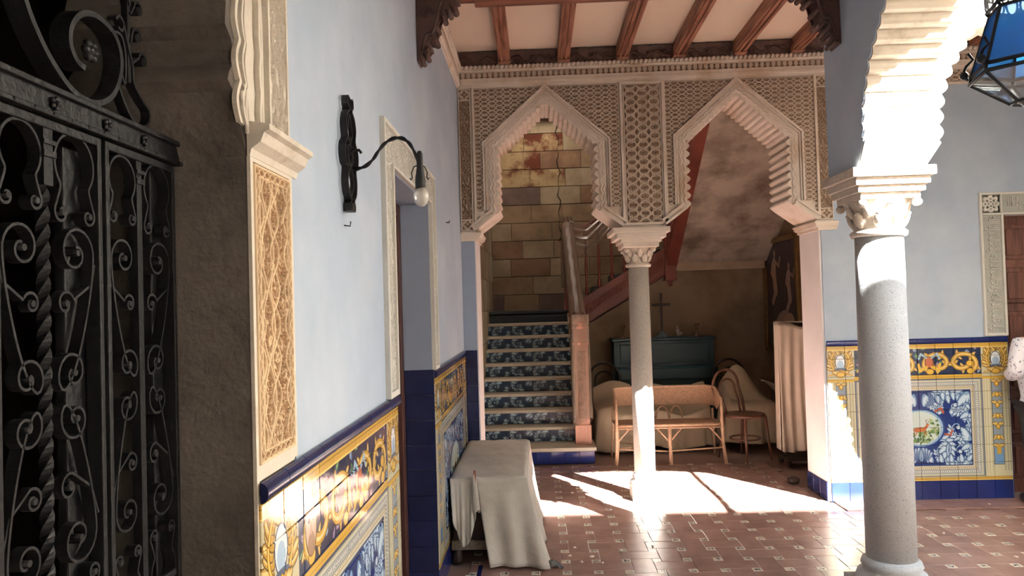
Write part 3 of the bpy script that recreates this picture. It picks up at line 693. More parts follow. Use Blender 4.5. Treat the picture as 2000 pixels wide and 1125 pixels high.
# plain stucco frame around the doorway (carved band)
def band(u, v): return np.maximum(strokes(u, v, .85), 0)
fr = MB()
for (y0, y1, z0, z1) in ((2.925, 2.945, 1.285, 2.42), (3.095, 3.112, 1.285, 2.245), (2.945, 4.385, 2.402, 2.42), (3.10, 4.24, 2.243, 2.258), (4.228, 4.243, 1.285, 2.245), (4.37, 4.385, 1.285, 2.42)): fr.box(WL-.004, WL+.022, y0, y1, z0, z1)
fr.box(WL, WL+.020, 2.945, 3.10, 1.285, 1.31).box(WL, WL+.020, 4.24, 4.37, 1.285, 1.31)
fro = fr.build('carved_door_frame', M_STUCP, wall_left, bevel=.003)
MB().box(WL, WL+.006, 2.94, 3.10, 1.3, 2.41).box(WL, WL+.006, 4.24, 4.375, 1.3, 2.41).box(WL, WL+.006, 3.10, 4.24, 2.25, 2.41).build('frame_ground', M_STUCP, fro)
relief('carved_strip', M_STUCG, (WL+.002, 2.945, 1.31), (0, 1, 0), (0, 0, 1), (1, 0, 0), .150, .935, .003, band, .010, fro)
relief('carved_strip', M_STUCG, (WL+.002, 4.243, 1.31), (0, 1, 0), (0, 0, 1), (1, 0, 0), .127, .935, .004, band, .010, fro)
relief('carved_strip', M_STUCG, (WL+.002, 2.945, 2.258), (0, 0, 1), (0, 1, 0), (1, 0, 0), .144, 1.425, .0035, band, .012, fro)

# azulejo dado of the left wall
picA = dado_picture(1.545, .235); MA = image_mat('azulejo_left_near', picA, 1, 1.565, 3.11, .15, 1.25)
picB = dado_picture(1.80, .24, ppm=420); MBm = image_mat('azulejo_left_far', picB, 1, 4.23, 6.03, .15, 1.25)
for (a, b, m) in ((1.567, 3.11, MA), (4.23, 6.03, MBm)):
    MB().box(WL-.001, WL+.002, a, b, 0, 1.25).build('grout', M_GROUT, wall_left)
    tile_field(wall_left, 'x', WL, a, b, .15, 1.237, m)
    tile_field(wall_left, 'x', WL, a, b, 0, .15, M_BTILE, th=.15, name='base_tile')
    tile_field(wall_left, 'x', WL, a, b, 1.237, 1.285, M_DTILE, th=.05, t=.026, name='cap_tile', curved=True, tilt=.006)
# cornice on the left wall between the bracket and the arcade
def rope(mb, p0, p1, r, pitch, ax):
    n = int(math.dist(p0, p1)/pitch)
    for k in range(n):
        t = (k+.5)/n; c = [p0[i]+(p1[i]-p0[i])*t for i in range(3)]
        M = Matrix.Rotation(.7, 3, 'Y' if ax == 0 else 'X'); mb.ell(c, r*(1.0 if ax == 0 else .8), r*(.8 if ax == 0 else 1.0), r*1.15, 6, 4, M)
def egg(u, v):
    s = .045; x = (u % s)-s/2; return np.maximum(sm(np.abs(np.hypot(x, (v-.022))-.013), .002, .006), np.maximum(sm(np.hypot(x, v-.024), .004, .009), sm(np.abs(x)+.2*np.abs(v-.05)-.019, -.003, .003)*.8))
def cornice(parent, p, axis, a0, a1, sg):
    """p plane coordinate; sg direction of projection; axis of run 0=x 1=y"""
    prof = [(0, 3.43), (.012, 3.43), (.014, 3.447), (.028, 3.455), (.030, 3.475), (.020, 3.480), (.020, 3.499), (.024, 3.505), (.010, 3.508), (.010, 3.553), (.034, 3.556), (.038, 3.572), (.030, 3.578), (.030, 3.604), (0, 3.604)]
    mb = MB(); q = [(p+sg*a, z) for a, z in prof]
    mb.prism(q, 'y' if axis == 1 else 'x', a0, a1); mb.build('cornice', M_STUC, parent)
    if axis == 0: relief('cornice_frieze', M_STUCD, (a0, p+sg*.011, 3.508), (1, 0, 0), (0, 0, 1), (0, sg, 0), a1-a0, .045, .004, egg, .012, parent)
    else: relief('cornice_frieze', M_STUCD, (p+sg*.011, a0, 3.508), (0, 1, 0), (0, 0, 1), (sg, 0, 0), a1-a0, .045, .004, egg, .012, parent)
    mb = MB(); rp = p+sg*.036
    rope(mb, (a0, rp, 3.591) if axis == 0 else (rp, a0, 3.591), (a1, rp, 3.591) if axis == 0 else (rp, a1, 3.591), .0175, .036, axis)
    o = mb.build('cornice_rope', M_STUC, parent); o['kind'] = 'stuff'
cornice(wall_left, WL, 1, 4.10, 6.03, 1)

# ------------------------------------------------------------------ arcade wall in front of the stair hall
def house(cx, hw, z0, zs, za): return [(cx-hw, z0), (cx-hw, zs), (cx, za), (cx+hw, zs), (cx+hw, z0)]
ACS = (.106, 1.656)
def notch(cx):
    h = .421; L = [(cx-.599, 2.24), (cx-.599, 2.255), (cx-h, 2.385)]
    L += lobes([(cx-h, 2.39), (cx-h, 2.93)], 8, bulge=.5, side=-1)[1:]
    L += lobes([(cx-h+.012, 2.945), (cx, 3.318)], 11, bulge=.42, side=-1)
    R = [(2*cx-x, z) for x, z in L[::-1]]
    return L+R[1:]
poly = [(WL, 2.24)]+notch(ACS[0])+notch(ACS[1])+[(2.40, 2.24), (2.40, 3.72), (WL, 3.72)]
wall_back = S('wall_back', MB().prism(poly, 'y', D, D+WT), M_STUC)
# mouldings following the pointed opening
def band_house(cx, hw, zs, za, w, y0, y1, zb, name='arch_moulding', m=M_STUC):
    k = math.hypot(hw, za-zs); dz = w*k/hw
    o = house(cx, hw, zb, zs, za); i = house(cx, hw-w, zb, zs-(dz-w*(za-zs)/hw)*0-w*.45, za-dz)
    MB().prism(o+i[::-1], 'y', y0, y1).build(name, m, wall_back)
for cx in ACS:
    band_house(cx, .521, 2.980, 3.438, .016, D-.030, D, 2.42)
    band_house(cx, .500, 2.970, 3.415, .010, D-.018, D, 2.42)
    for off, r, am in ((.026, .008, .009), (.050, .006, .008)):
        L = lobes([(cx-.421-off, 2.39), (cx-.421-off, 2.935+off*.4)], 8, bulge=.22, side=-1)+lobes([(cx-.421-off+.006, 2.945+off*.5), (cx, 3.318+off*1.35)], 11, bulge=.22, side=-1)
        Rr = [(2*cx-x, z) for x, z in L[::-1]]
        mb = MB(); mb.tube([(x, D-.004, z) for x, z in L+Rr], r, 6, flat=1.4); mb.build('wavy_moulding', M_STUC, wall_back)
    MB().prism(house(cx, .476, 2.40, 2.958, 3.385)+house(cx, .430, 2.40, 2.94, 3.34)[::-1], 'y', D-.006, D).build('arch_ground', M_STUC, wall_back)
    for s in (-1, 1):  # stepped corbels at the foot of each arch
        def q(pts): return [(cx+s*(x-cx), z) for x, z in pts]
        a = cx+.421
        for (d0, d1, pr) in ((0, .020, .050), (.020, .040, .030), (.040, .058, .042)):
            nx, nz = -.62*-1, .80
            p0 = (cx+.599+.0, 2.255); p1 = (a, 2.385)
            ex, ez = .62, .80
            P = [(p0[0]+ex*d0+.0, p0[1]+ez*d0), (p1[0]+ex*d0, p1[1]+ez*d0), (p1[0]+ex*d1, p1[1]+ez*d1), (p0[0]+ex*d1, p0[1]+ez*d1)]
            P = [(min(x, .868 if cx < 1 and s > 0 else 9), z) for x, z in P]
            MB().prism(q(P), 'y', D-pr, D+.01).build('corbel_moulding', M_STUC, wall_back)
def dom(cx, x, z): return (np.abs(x-cx) > .523) | (z > 3.44-(np.abs(x-cx))*(.458/.521)+.004)
def spandrel(cx, x0, x1):
    def mk(u, v):
        x = x0+u; z = 2.30+v; ok = dom(cx, x, z) & (z < 3.425)
        return ok & ~((z < 2.43-(.62-np.abs(x-cx))*.2) & (np.abs(x-cx) < .60-.0*z) & (z < 2.34+(.62-np.abs(x-cx))*.75+.05))
    for a, b in ((x0, cx), (cx, x1)):
        pass
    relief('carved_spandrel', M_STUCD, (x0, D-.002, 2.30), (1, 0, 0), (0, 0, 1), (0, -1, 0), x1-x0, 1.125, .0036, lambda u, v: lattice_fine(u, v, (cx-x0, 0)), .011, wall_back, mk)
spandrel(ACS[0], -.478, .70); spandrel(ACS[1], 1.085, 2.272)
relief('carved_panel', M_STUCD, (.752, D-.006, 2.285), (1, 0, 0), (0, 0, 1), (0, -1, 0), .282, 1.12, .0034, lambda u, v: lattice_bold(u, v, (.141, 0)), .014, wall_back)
fl = MB()
for x in (.712, 1.050): fl.box(x, x+.022, D-.030, D, 2.262, 3.432)
fl.box(.734, 1.05, D-.030, D, 3.412, 3.432).box(.734, 1.05, D-.030, D, 2.262, 2.282)
for x in (.738, 1.038): fl.box(x, x+.010, D-.018, D, 2.282, 3.412)
for x in (-.492, 2.274): fl.box(x, x+.016, D-.024, D, 2.262, 3.432)
for x in (.700, 1.074): fl.box(x, x+.008, D-.014, D, 2.34, 3.432)
for x in (-.606, -.512, 2.290, 2.388): fl.box(x, x+.008, D-.016, D, 2.262, 3.432)
for x0 in (-.606, 2.290):
    for z in (2.262, 2.345, 3.33, 3.424): fl.box(x0, x0+.102, D-.016, D, z, z+.008)
fl.build('panel_fillet', M_STUC, wall_back, bevel=.002)
for x0 in (-.598, 2.298):
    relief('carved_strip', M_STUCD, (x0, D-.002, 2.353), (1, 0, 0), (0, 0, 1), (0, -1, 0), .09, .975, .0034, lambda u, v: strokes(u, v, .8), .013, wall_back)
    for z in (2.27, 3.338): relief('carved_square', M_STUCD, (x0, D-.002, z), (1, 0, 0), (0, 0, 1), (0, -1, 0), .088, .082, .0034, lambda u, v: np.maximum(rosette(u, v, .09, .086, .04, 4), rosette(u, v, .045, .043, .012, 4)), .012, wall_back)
cornice(wall_back, D, 0, WL+.03, 2.405, -1)
# left pier, right pier and blue wall beyond
MB().box(WL, -.494, D+.012, D+WT, 0, 2.24).build('pier', M_WHITE, wall_back)
MB().box(WL, -.502, D, D+.012, 0, 2.24).build('painted_strip', M_BLUE2, wall_back)
impL = [(0, 2.175), (.012, 2.175), (.020, 2.195), (.042, 2.205), (.048, 2.225), (.055, 2.23), (.055, 2.242), (0, 2.245)]
def impost(x0, x1, open_side):
    mb = MB()
    for k in range(len(impL)-1):
        (a, z0), (b, z1) = impL[k], impL[k+1]
        if z1-z0 < .001: continue
        e = (a+b)/2; mb.box(x0-(e if open_side < 0 else 0), x1+(e if open_side > 0 else 0), D-e, D+WT, z0, z1)
    mb.build('impost', M_STUC, wall_back)
impost(WL+.001, -.494, 1); impost(2.285, 2.42, -1)
tile_field(wall_back, 'y', D, WL+.012, -.503, 0, 1.285, M_DTILE, tw=.11, th=.1425, name='pier_tile')
wall_right = S('wall_right', MB().prism([(2.28, 0), (3.726, 0), (3.726, 2.255), (4.72, 2.255), (4.72, 0), (6.4, 0), (6.4, 3.75), (2.402, 3.75), (2.402, 2.24), (2.28, 2.24)], 'y', D+.012, D+WT-.02), M_WHITE)
wall_right.name = 'wall_back_right'
MB().prism([(2.296, 0), (3.726, 0), (3.726, 2.255), (4.72, 2.255), (4.72, 0), (6.4, 0), (6.4, 3.75), (2.402, 3.75), (2.402, 2.24), (2.296, 2.24)], 'y', D, D+.012).build('painted_face', M_BLUE, wall_right)
picR = dado_picture(1.43, .215, ppm=760); MR = image_mat('azulejo_right', picR, 0, 2.296, 3.726, .15, 1.25, rough=.16)
MB().box(2.296, 3.72, D-.002, D+.001, 0, 1.25).build('grout', M_GROUT, wall_right)
tile_field(wall_right, 'y', D, 2.30, 3.72, .15, 1.237, MR); tile_field(wall_right, 'y', D, 2.30, 3.72, 0, .15, M_BTILE, th=.15, name='base_tile')
tile_field(wall_right, 'y', D, 2.30, 3.72, 1.237, 1.283, M_BTILE, th=.05, t=.022, name='cap_tile', curved=True)
tile_field(wall_right, '-x', 2.28, D+.012, D+WT-.02, 0, .15, M_DTILE, th=.15, tw=.15, name='base_tile')
tile_field(wall_right, 'x', 3.722, D, D+.16, 0, 1.283, M_BTILE, th=.1425, tw=.16, name='edge_tile')
def band_r(u, v): return strokes(u, v, 1.1)
# lettered stucco frame of the right doorway
fr = MB(); FX0, FX1 = 3.542, 3.722
for (x0, x1, z0, z1) in ((3.542, 3.560, 1.29, 2.43), (3.704, 3.722, 1.29, 2.25), (3.56, 4.9, 2.412, 2.43), (3.704, 4.72, 2.25, 2.266), (3.56, 3.704, 2.25, 2.266), (3.56, 3.704, 1.29, 1.312), (3.704, 3.716, 2.266, 2.412), (4.72, 4.738, 1.29, 2.25), (4.882, 4.90, 1.29, 2.43)): fr.box(x0, x1, D-.026, D, z0, z1)
rf = fr.build('lettered_door_frame', M_STUCP, wall_right, bevel=.003)
MB().box(3.56, 3.704, D-.006, D, 1.3, 2.42).box(3.70, 4.9, D-.006, D, 2.26, 2.42).box(4.738, 4.882, D-.006, D, 1.3, 2.26).build('frame_ground', mat('frame_ground_grey', 'a9aca6', .85), rf)
def arabic(name, txt, parent, M, target_len, target_h, depth=.013, m=M_STUCP, sx=1):
    cu = bpy.data.curves.new(name, 'FONT'); cu.body = txt; cu.size = 1; cu.extrude = .0; cu.resolution_u = 3; cu.align_x = 'LEFT'
    try:
        import os
        p = os.path.join(bpy.utils.resource_path('LOCAL'), 'datafiles', 'fonts', 'NotoSansArabic-VariableFont_wdth,wght.woff2')
    except Exception: p = ''
    o = bpy.data.objects.new(name, cu); COL.objects.link(o); bpy.context.view_layer.update()
    dg = bpy.context.evaluated_depsgraph_get(); me = bpy.data.meshes.new_from_object(o.evaluated_get(dg)); COL.objects.unlink(o); bpy.data.objects.remove(o)
    co = [v.co for v in me.vertices]
    if len(co) < 8: return None
    x0 = min(c.x for c in co); x1 = max(c.x for c in co); y0 = min(c.y for c in co); y1 = max(c.y for c in co)
    kx = target_len/(x1-x0); ky = target_h/(y1-y0)
    bm = bmesh.new(); bm.from_mesh(me); r = bmesh.ops.extrude_face_region(bm, geom=list(bm.faces)); vs = [g for g in r['geom'] if isinstance(g, bmesh.types.BMVert)]
    for v in vs: v.co.z += 1
    for v in bm.verts: v.co = M @ Vector(((v.co.x-x0)*kx, (v.co.y-y0)*ky, v.co.z*depth))
    bmesh.ops.recalc_face_normals(bm, faces=bm.faces); bm.to_mesh(me); bm.free(); me.materials.clear(); me.materials.append(m)
    ob = bpy.data.objects.new(name, me); COL.objects.link(ob); ob.parent = parent; return ob
# the motto in joined Arabic letter forms, already in visual (right to left) order
def vis(s): return s[::-1]
MOTTO = vis('\uFEED\uFEFB \uFECF\uFE8E\uFEDF\uFE90 \uFE87\uFEFB \uFE8D\uFEDF\uFEE0\uFEEA')
def face(x, z, ang):  # text baseline frame on the wall plane facing -Y
    c, s = math.cos(ang), math.sin(ang)
    return Matrix(((c, -s, 0, x), (0, 0, -1, D-.008), (s, c, 0, z), (0, 0, 0, 1)))
for k in range(3):
    arabic('lettering', MOTTO, rf, face(3.572, 2.24-k*.308, -PI/2), .292, .118)
    relief('carved_filler', M_STUCG, (3.562, D-.004, 2.24-k*.308-.30), (1, 0, 0), (0, 0, 1), (0, -1, 0), .140, .296, .0035, lambda u, v: .8*strokes(u, v, .7), .009, rf)
for k in range(3): arabic('lettering', MOTTO, rf, face(3.735+k*.36, 2.288, 0), .335, .105)
relief('carved_square', M_STUCG, (3.566, D-.006, 2.270), (1, 0, 0), (0, 0, 1), (0, -1, 0), .134, .138, .0025, lambda u, v: np.maximum(rosette(u, v, .134, .138, .062, 8), rosette(u, v, .134, .138, .03, 4)), .013, rf)
for z0 in (1.32, 1.7): pass
M_RDOOR = mat('panelled_door', '7a4f42', .5, var=.14, vscale=5, bump=.25, bscale=30, stretch=(8, 8, .8), col2='5f3a30', c2scale=3)
dr = S('door_2', MB().box(3.72, 4.73, D+.17, D+.21, 0, 2.27), M_RDOOR)
for xx in (3.80, 4.10, 4.42):
    for k in range(6):
        z = .12+k*.355; MB().box(xx, xx+.24, D+.150, D+.172, z, z+.29).box(xx+.035, xx+.205, D+.135, D+.152, z+.035, z+.255).build('door_panel', M_RDOOR, dr, bevel=.008)
# frieze at the head of the blue wall
cornice(wall_right, D, 0, 2.41, 6.4, -1)
relief('carved_frieze', M_STUCD, (2.41, D-.002, 3.33), (1, 0, 0), (0, 0, 1), (0, -1, 0), 2.6, .10, .005, lambda u, v: lattice_fine(u, v), .01, wall_right)
MB().box(2.405, 6.4, D-.014, D, 3.312, 3.330).build('frieze_fillet', M_STUC, wall_right)

# ------------------------------------------------------------------ patio arcades (the near column carries both)
ZS = 2.29
A_half = [(3.805, ZS), (3.722, 2.415)]+lobes([(3.746, 2.43), (3.735, 2.59), (3.655, 2.78), (3.47, 3.00), (3.22, 3.09), (2.79, 3.13)], 18, bulge=.30, side=1)
A_full = A_half+[(5.58-y, z) for y, z in A_half[::-1][1:]]
B_half = [(1.985, ZS), (2.066, 2.405)]+lobes([(2.055, 2.42), (2.064, 2.61), (2.106, 2.76), (2.248, 2.995), (2.50, 3.09), (3.02, 3.13)], 18, bulge=.30, side=-1)
B_full = B_half+[(6.04-x, z) for x, z in B_half[::-1][1:]]
M_PATIO = mat('patio_wall', 'd9d4cc', .85, var=.04, bump=.15, bscale=12)
def west(dy, z0, top):
    L = [(4.18, z0), (4.18, top), (-4.0, top), (-4.0, 0), (-3.4, 0), (-3.4, 2.8+dy), (-1.6, 2.8+dy), (-1.6, 0), (-1.3, 0), (-1.3, 2.8+dy), (.8, 2.8+dy), (.8, 0), (1.5, 0), (1.5, z0)]
    return L+[(y+(dy if y > 2.8 else -dy), z+2*dy) for y, z in A_full[::-1]]
pa = S('wall_arcade_left', MB().prism(west(0, ZS, 8.6), 'x', 1.651, 1.985), M_CREAM)
MB().prism(west(.005, ZS+.01, 3.7), 'x', 1.645, 1.6515).build('painted_face', M_BLUE, pa)
pb = S('wall_arcade_back', MB().prism([(1.9855, ZS), (1.9855, 8.6), (8.5, 8.6), (8.5, 0), (4.10, 0), (4.10, ZS)]+B_full[::-1][:-1]+[(1.9856, ZS)], 'y', 3.805, 4.175), M_CREAM)
S('wall_patio_opposite', MB().box(-1.0, 16, -4.5, -4.0, 0, 8.93), M_PATIO); S('wall_patio_east', MB().box(12.5, 13, -4, 12, 0, 6.5), M_PATIO)
S('wall_gallery_end', MB().box(8.5, 8.9, 3.8, 6.5, 0, 8.6), M_PATIO)
S('wall_behind', MB().box(-4.2, 1.645, -4.4, -4.0, 0, 8.6), M_BLUE)
# ceilings
ceil = S('ceiling', MB().box(WL-.3, 8.6, 4.18, D+.01, 3.72, 3.9).box(WL-.3, 1.645, -4.1, 4.18, 3.72, 3.9), M_CEIL)
# dark room behind the gate
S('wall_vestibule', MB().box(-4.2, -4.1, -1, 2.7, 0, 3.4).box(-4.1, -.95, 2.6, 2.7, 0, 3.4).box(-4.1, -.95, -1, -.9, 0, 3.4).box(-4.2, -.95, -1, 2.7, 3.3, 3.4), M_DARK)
# ------------------------------------------------------------------ stair hall shell
M_SOFF = mat('stained_soffit', 'c0b2a2', .9, var=.08, vscale=3, bump=.2, bscale=20, col2='7a6a5d', c2scale=2.2, c2pos=(.42, .68))
hall = S('wall_stair_hall', MB().box(-.76, -.66, 6.5, 11.1, 0, 4.8).box(3.06, 3.16, 6.5, 11.1, 0, 4.8).box(-.66, 3.06, 10.95, 11.1, 0, 4.8), M_HALL)
S('ceiling_stair_hall', MB().box(-.76, 3.16, 6.5, 11.1, 4.75, 4.85), M_CEIL)
S('wall_above_arcade', MB().box(WL-.15, 3.2, 6.47, 6.55, 3.62, 4.8), M_HALL)
S('wall_under_stair', MB().prism([(.56, 0), (3.06, 0), (3.06, 2.08), (1.85, 2.08), (1.75, 1.99), (.56, 1.29)], 'y', 9.97, 10.05), M_HALL)
def block_mat(n, c, c2, pos=(.42, .6), s=2.4): return mat('stone_'+n, c, .85, var=.1, vscale=7, bump=.25, bscale=24, col2=c2, c2scale=s, c2pos=pos)
BM = [block_mat('cream', '9c8c72', '86755b'), block_mat('tan', '917b60', '7b664d'), block_mat('ochre', '866a50', '70533d'), block_mat('mauve', '745f56', '614f47'), block_mat('pale', 'a39a84', '93876c')]
RUST = mat('stone_rust', 'a58e68', .85, var=.12, vscale=6, bump=.3, bscale=20, col2='5e2a12', c2scale=2.6, c2pos=(.44, .56))
rs = random.Random(5); z = 1.52; row = 0
while z < 4.7:
    x = -.66-(.0 if row % 2 else .3)
    while x < 1.9:
        w = rs.choice((.52, .58, .46, .6)); x0 = max(-.655, x); x1 = min(x+w, 2.0); h = .262
        if x1-x0 > .05:
            if 3.25 < z < 4.05 and x0 < .05: m = RUST
            elif z > 3.9: m = rs.choice((BM[4], BM[0]))
            else: m = rs.choice((BM[0], BM[0], BM[1], BM[1], BM[2], BM[3]))
            MB().box(x0+.003, x1-.003, 10.93-rs.uniform(0, .006), 10.97, z+.003, z+h-.003).build('stone_block', m, hall, bevel=.004)
        x += w
    z += .265; row += 1
for r in range(12):   # courses on the left side wall of the hall
    for k in range(5): MB().box(-.665, -.652+rs.uniform(0, .004), 6.55+k*.86+(r % 2)*.3, 6.55+k*.86+(r % 2)*.3+.85, .02+r*.39, .02+r*.39+.38).build('stone_block', BM[(0, 4, 0, 1)[(r+k*3) % 4]], hall)
cr = [(.36+.02*math.sin(k*2.3)+.012*math.sin(k*5.1), 10.918, 4.35-k*.085) for k in range(22)]
MB().tube(cr, [.005+.003*math.sin(k) for k in range(22)], 5).build('crack', mat('crack_dark', '2a1a12', .9), hall)
MB().box(-.07, .33, 10.80, 10.95, 4.36, 4.41).build('timber_lintel', M_DWOOD, hall)

# ------------------------------------------------------------------ staircase
st = thing('staircase', (-.14, 7.6, 0), 'tiled staircase with slab treads and blue scroll risers rising to a red wooden flight', 'staircase')
picS = riser_picture(1.04, .14)
M_RED = mat('red_stained_wood', '86473a', .42, var=.14, vscale=6, bump=.25, bscale=30, col2='69332a', c2scale=3, c2pos=(.45, .65))
M_TEAL = mat('dark_teal_paint', '16242a', .4, var=.1)
def stair_y(k): return 8.0+.225*(k-1)
pf = MB().box(-.65, .555, 7.60, 8.05, .128, .168); plat = pf.build('platform_slab', M_SLAB, st, bevel=.008)
MB().box(-.65, .53, 7.63, 8.0, 0, .128).build('platform_body', M_GROUT, st)
for k in range(8):
    me = tile_mesh(.1455, .124, .008, M_BTILE, 'y'); inst('platform_tile', me, (-.575+k*.1475, 7.63, .064), st)
me = tile_mesh(.18, .124, .008, M_BTILE, 'x'); inst('platform_tile', me, (.53, 7.73, .064), st); inst('platform_tile', me, (.53, 7.915, .064), st)
for k in range(1, 10):
    z0 = .168+(k-1)*.154; z1 = .168+k*.154; y = stair_y(k)+.0; last = k == 9
    step = MB().box(-.65, .385, y, y+.30, z0, z1-.032).build('step', M_GROUT if not last else M_TEAL, st)
    if not last:
        MB().box(-.655, .40, y-.028, y+.26, z1-.032, z1).build('tread', M_SLAB, step, bevel=.006)
        mm = image_mat('riser_scroll_%d' % k, picS, 0, -.655, .385, z0, z1-.032, rough=.18)
        tm = tile_mesh(.1455, .118, .008, mm, 'y')
        for q in range(7): inst('riser_tile', tm, (-.578+q*.1478, y, (z0+z1-.032)/2), step)
MB().box(-.655, .50, 9.80, 10.94, 1.50, 1.555).build('landing_slab', M_TEAL, st)
MB().box(.385, .42, 8.0, 9.9, 0, .9).prism([(7.98, .16), (9.85, .16), (9.85, 1.55), (7.98, .30)], 'x', .385, .42).build('stair_cheek', M_HALL, st)
# second flight, rising to the right along the back
def zf(x): return 1.555+(x-.50)*.58
for k in range(5):
    x = .50+k*.27; zt = 1.555+.154*(k+1)
    MB().box(x, x+.28, 9.93, 10.94, zt-.154, zt).build('upper_step', M_TEAL, st)
MB().box(1.80, 3.06, 9.93, 10.94, 2.10, 2.325).build('upper_landing', M_HALL, st)
sg = MB().prism([(.47, zf(.47)-.27), (1.72, zf(1.72)-.27), (1.72, zf(1.72)+.09), (.47, zf(.47)+.09)], 'y', 9.86, 9.93).build('stringer', M_RED, st, bevel=.004)
ml = MB()
for o_, w_, p_ in ((.055, .03, .022), (-.02, .012, .014), (-.145, .012, .014), (-.18, .02, .018), (-.27, .018, .02)):
    ml.prism([(.48, zf(.48)+o_), (1.70, zf(1.70)+o_), (1.70, zf(1.70)+o_+w_), (.48, zf(.48)+o_+w_)], 'y', 9.86-p_, 9.86)
ml.build('stringer_moulding', M_RED, sg)
def sx(u, v): return np.maximum(ogee(u, v, .05, .05, .25, .005), .6*rosette(u, v, .05, .05, .015, 4))
def shear(o):
    for v in o.data.vertices: v.co.z += (v.co.x+wloc(o).x-.5)*.58
o = relief('fretwork', M_RED, (.5, 9.858, 1.555-.132), (1, 0, 0), (0, 0, 1), (0, -1, 0), 1.2, .11, .005, sx, .009, sg); shear(o)
def baluster(x, y, z0, z1, parent, m=M_RED):
    h = z1-z0; pr = [(0, 0), (.026, 0), (.026, .10*h), (.024, .11*h), (.012, .13*h), (.020, .17*h), (.020, .19*h), (.013, .22*h), (.021, .36*h), (.018, .5*h), (.011, .60*h), (.017, .63*h), (.011, .66*h), (.020, .76*h), (.012, .86*h), (.017, .88*h), (.024, .9*h), (.024, h)]
    MB().lathe(pr, (x, y, z0), 12).build('baluster', m, parent)
for k in range(8):
    x = .66+k*.17
    if x < 1.68: baluster(x, 9.895, zf(x)+.10, zf(x)+.98, st)
hp = MB().prism([(.46, zf(.46)+.97), (1.75, zf(1.75)+.97), (1.75, zf(1.75)+1.04), (.46, zf(.46)+1.04)], 'y', 9.86, 9.93).build('handrail', M_RED, st, bevel=.015)
def newel(x, y, z0, z1, w, pend=False, m=M_RED, name='newel_post', parent=None):
    a = w/2; h = z1-z0
    b = MB().box(x-a, x+a, y-a, y+a, z0, z1-.13)
    n = b.build(name, m, parent or st, bevel=.006)
    MB().box(x-a-.012, x+a+.012, y-a-.012, y+a+.012, z0, z0+(.02 if pend else .2)).build('newel_foot', m, n, bevel=.004); MB().box(x-a-.010, x+a+.010, y-a-.010, y+a+.010, z1-.30, z1-.27).build('newel_collar', m, n, bevel=.003)
    c = MB().box(x-a-.015, x+a+.015, y-a-.015, y+a+.015, z1-.13, z1-.10)
    c.lathe([(a*1.1, 0), (a*1.2, .03), (a*.9, .07), (a*.4, .10), (0.002, .105)], (x, y, z1-.105), 20); c.build('newel_cap', m, n, bevel=.004)
    if pend: MB().lathe([(.002, -.075), (.022, -.07), (.030, -.05), (.020, -.03), (.035, -.018), (.035, 0)], (x, y, z0), 16).build('pendant', m, n)
    else: MB().box(x-a*.6, x+a*.6, y-a-.006, y-a, z0+.27, z1-.36).build('newel_panel', M_WOOD, n, bevel=.004)
    return n
newel(.437, 7.86, .168, 1.50, .145, m=mat('pink_brown_wood', 'b07a63', .45, var=.12, bump=.2, stretch=(8, 8, 1)))
newel(.425, 9.90, 1.50, 2.74, .14); newel(1.765, 9.88, 1.90, 3.45, .145, True)
# lower handrail with balusters between the first two newels
def zl(y): return 1.40+(y-7.86)*.60
MB().prism([(7.93, zl(7.93)), (9.83, zl(9.83)), (9.83, zl(9.83)+.07), (7.93, zl(7.93)+.07)], 'x', .39, .46).build('handrail', M_RED, st, bevel=.012)
for k in range(9): baluster(.425, 8.10+k*.2, .24+(8.10+k*.2-7.95)*.70, zl(8.1+k*.2)+.01, st)
# third flight: plastered soffit and its red stringer coming back toward the arcade
def z3(y): return 2.09+(9.92-y)*.67
MB().prism([(9.92, z3(9.92)), (6.6, z3(6.6)), (6.6, z3(6.6)+.22), (9.92, z3(9.92)+.22)], 'x', 1.85, 3.055).build('upper_flight_soffit', M_SOFF, st)
MB().box(1.85, 3.05, 9.86, 9.95, 2.03, 2.13).build('soffit_beam', mat('soffit_edge', 'b9a58c', .85, var=.1), st)
s3 = MB().prism([(9.85, z3(9.85)-.06), (6.6, z3(6.6)-.06), (6.6, z3(6.6)+.42), (9.85, z3(9.85)+.42)], 'x', 1.72, 1.85).build('stringer', M_RED, st, bevel=.005)
MB().prism([(9.8, z3(9.8)+.02), (6.6, z3(6.6)+.02), (6.6, z3(6.6)+.05), (9.8, z3(9.8)+.05)], 'x', 1.70, 1.72).prism([(9.8, z3(9.8)+.33), (6.6, z3(6.6)+.33), (6.6, z3(6.6)+.38), (9.8, z3(9.8)+.38)], 'x', 1.69, 1.72).build('stringer_moulding', M_RED, s3)
for k in range(12): baluster(1.785, 9.6-k*.24, z3(9.6-k*.24)+.42, z3(9.6-k*.24)+1.28, st)

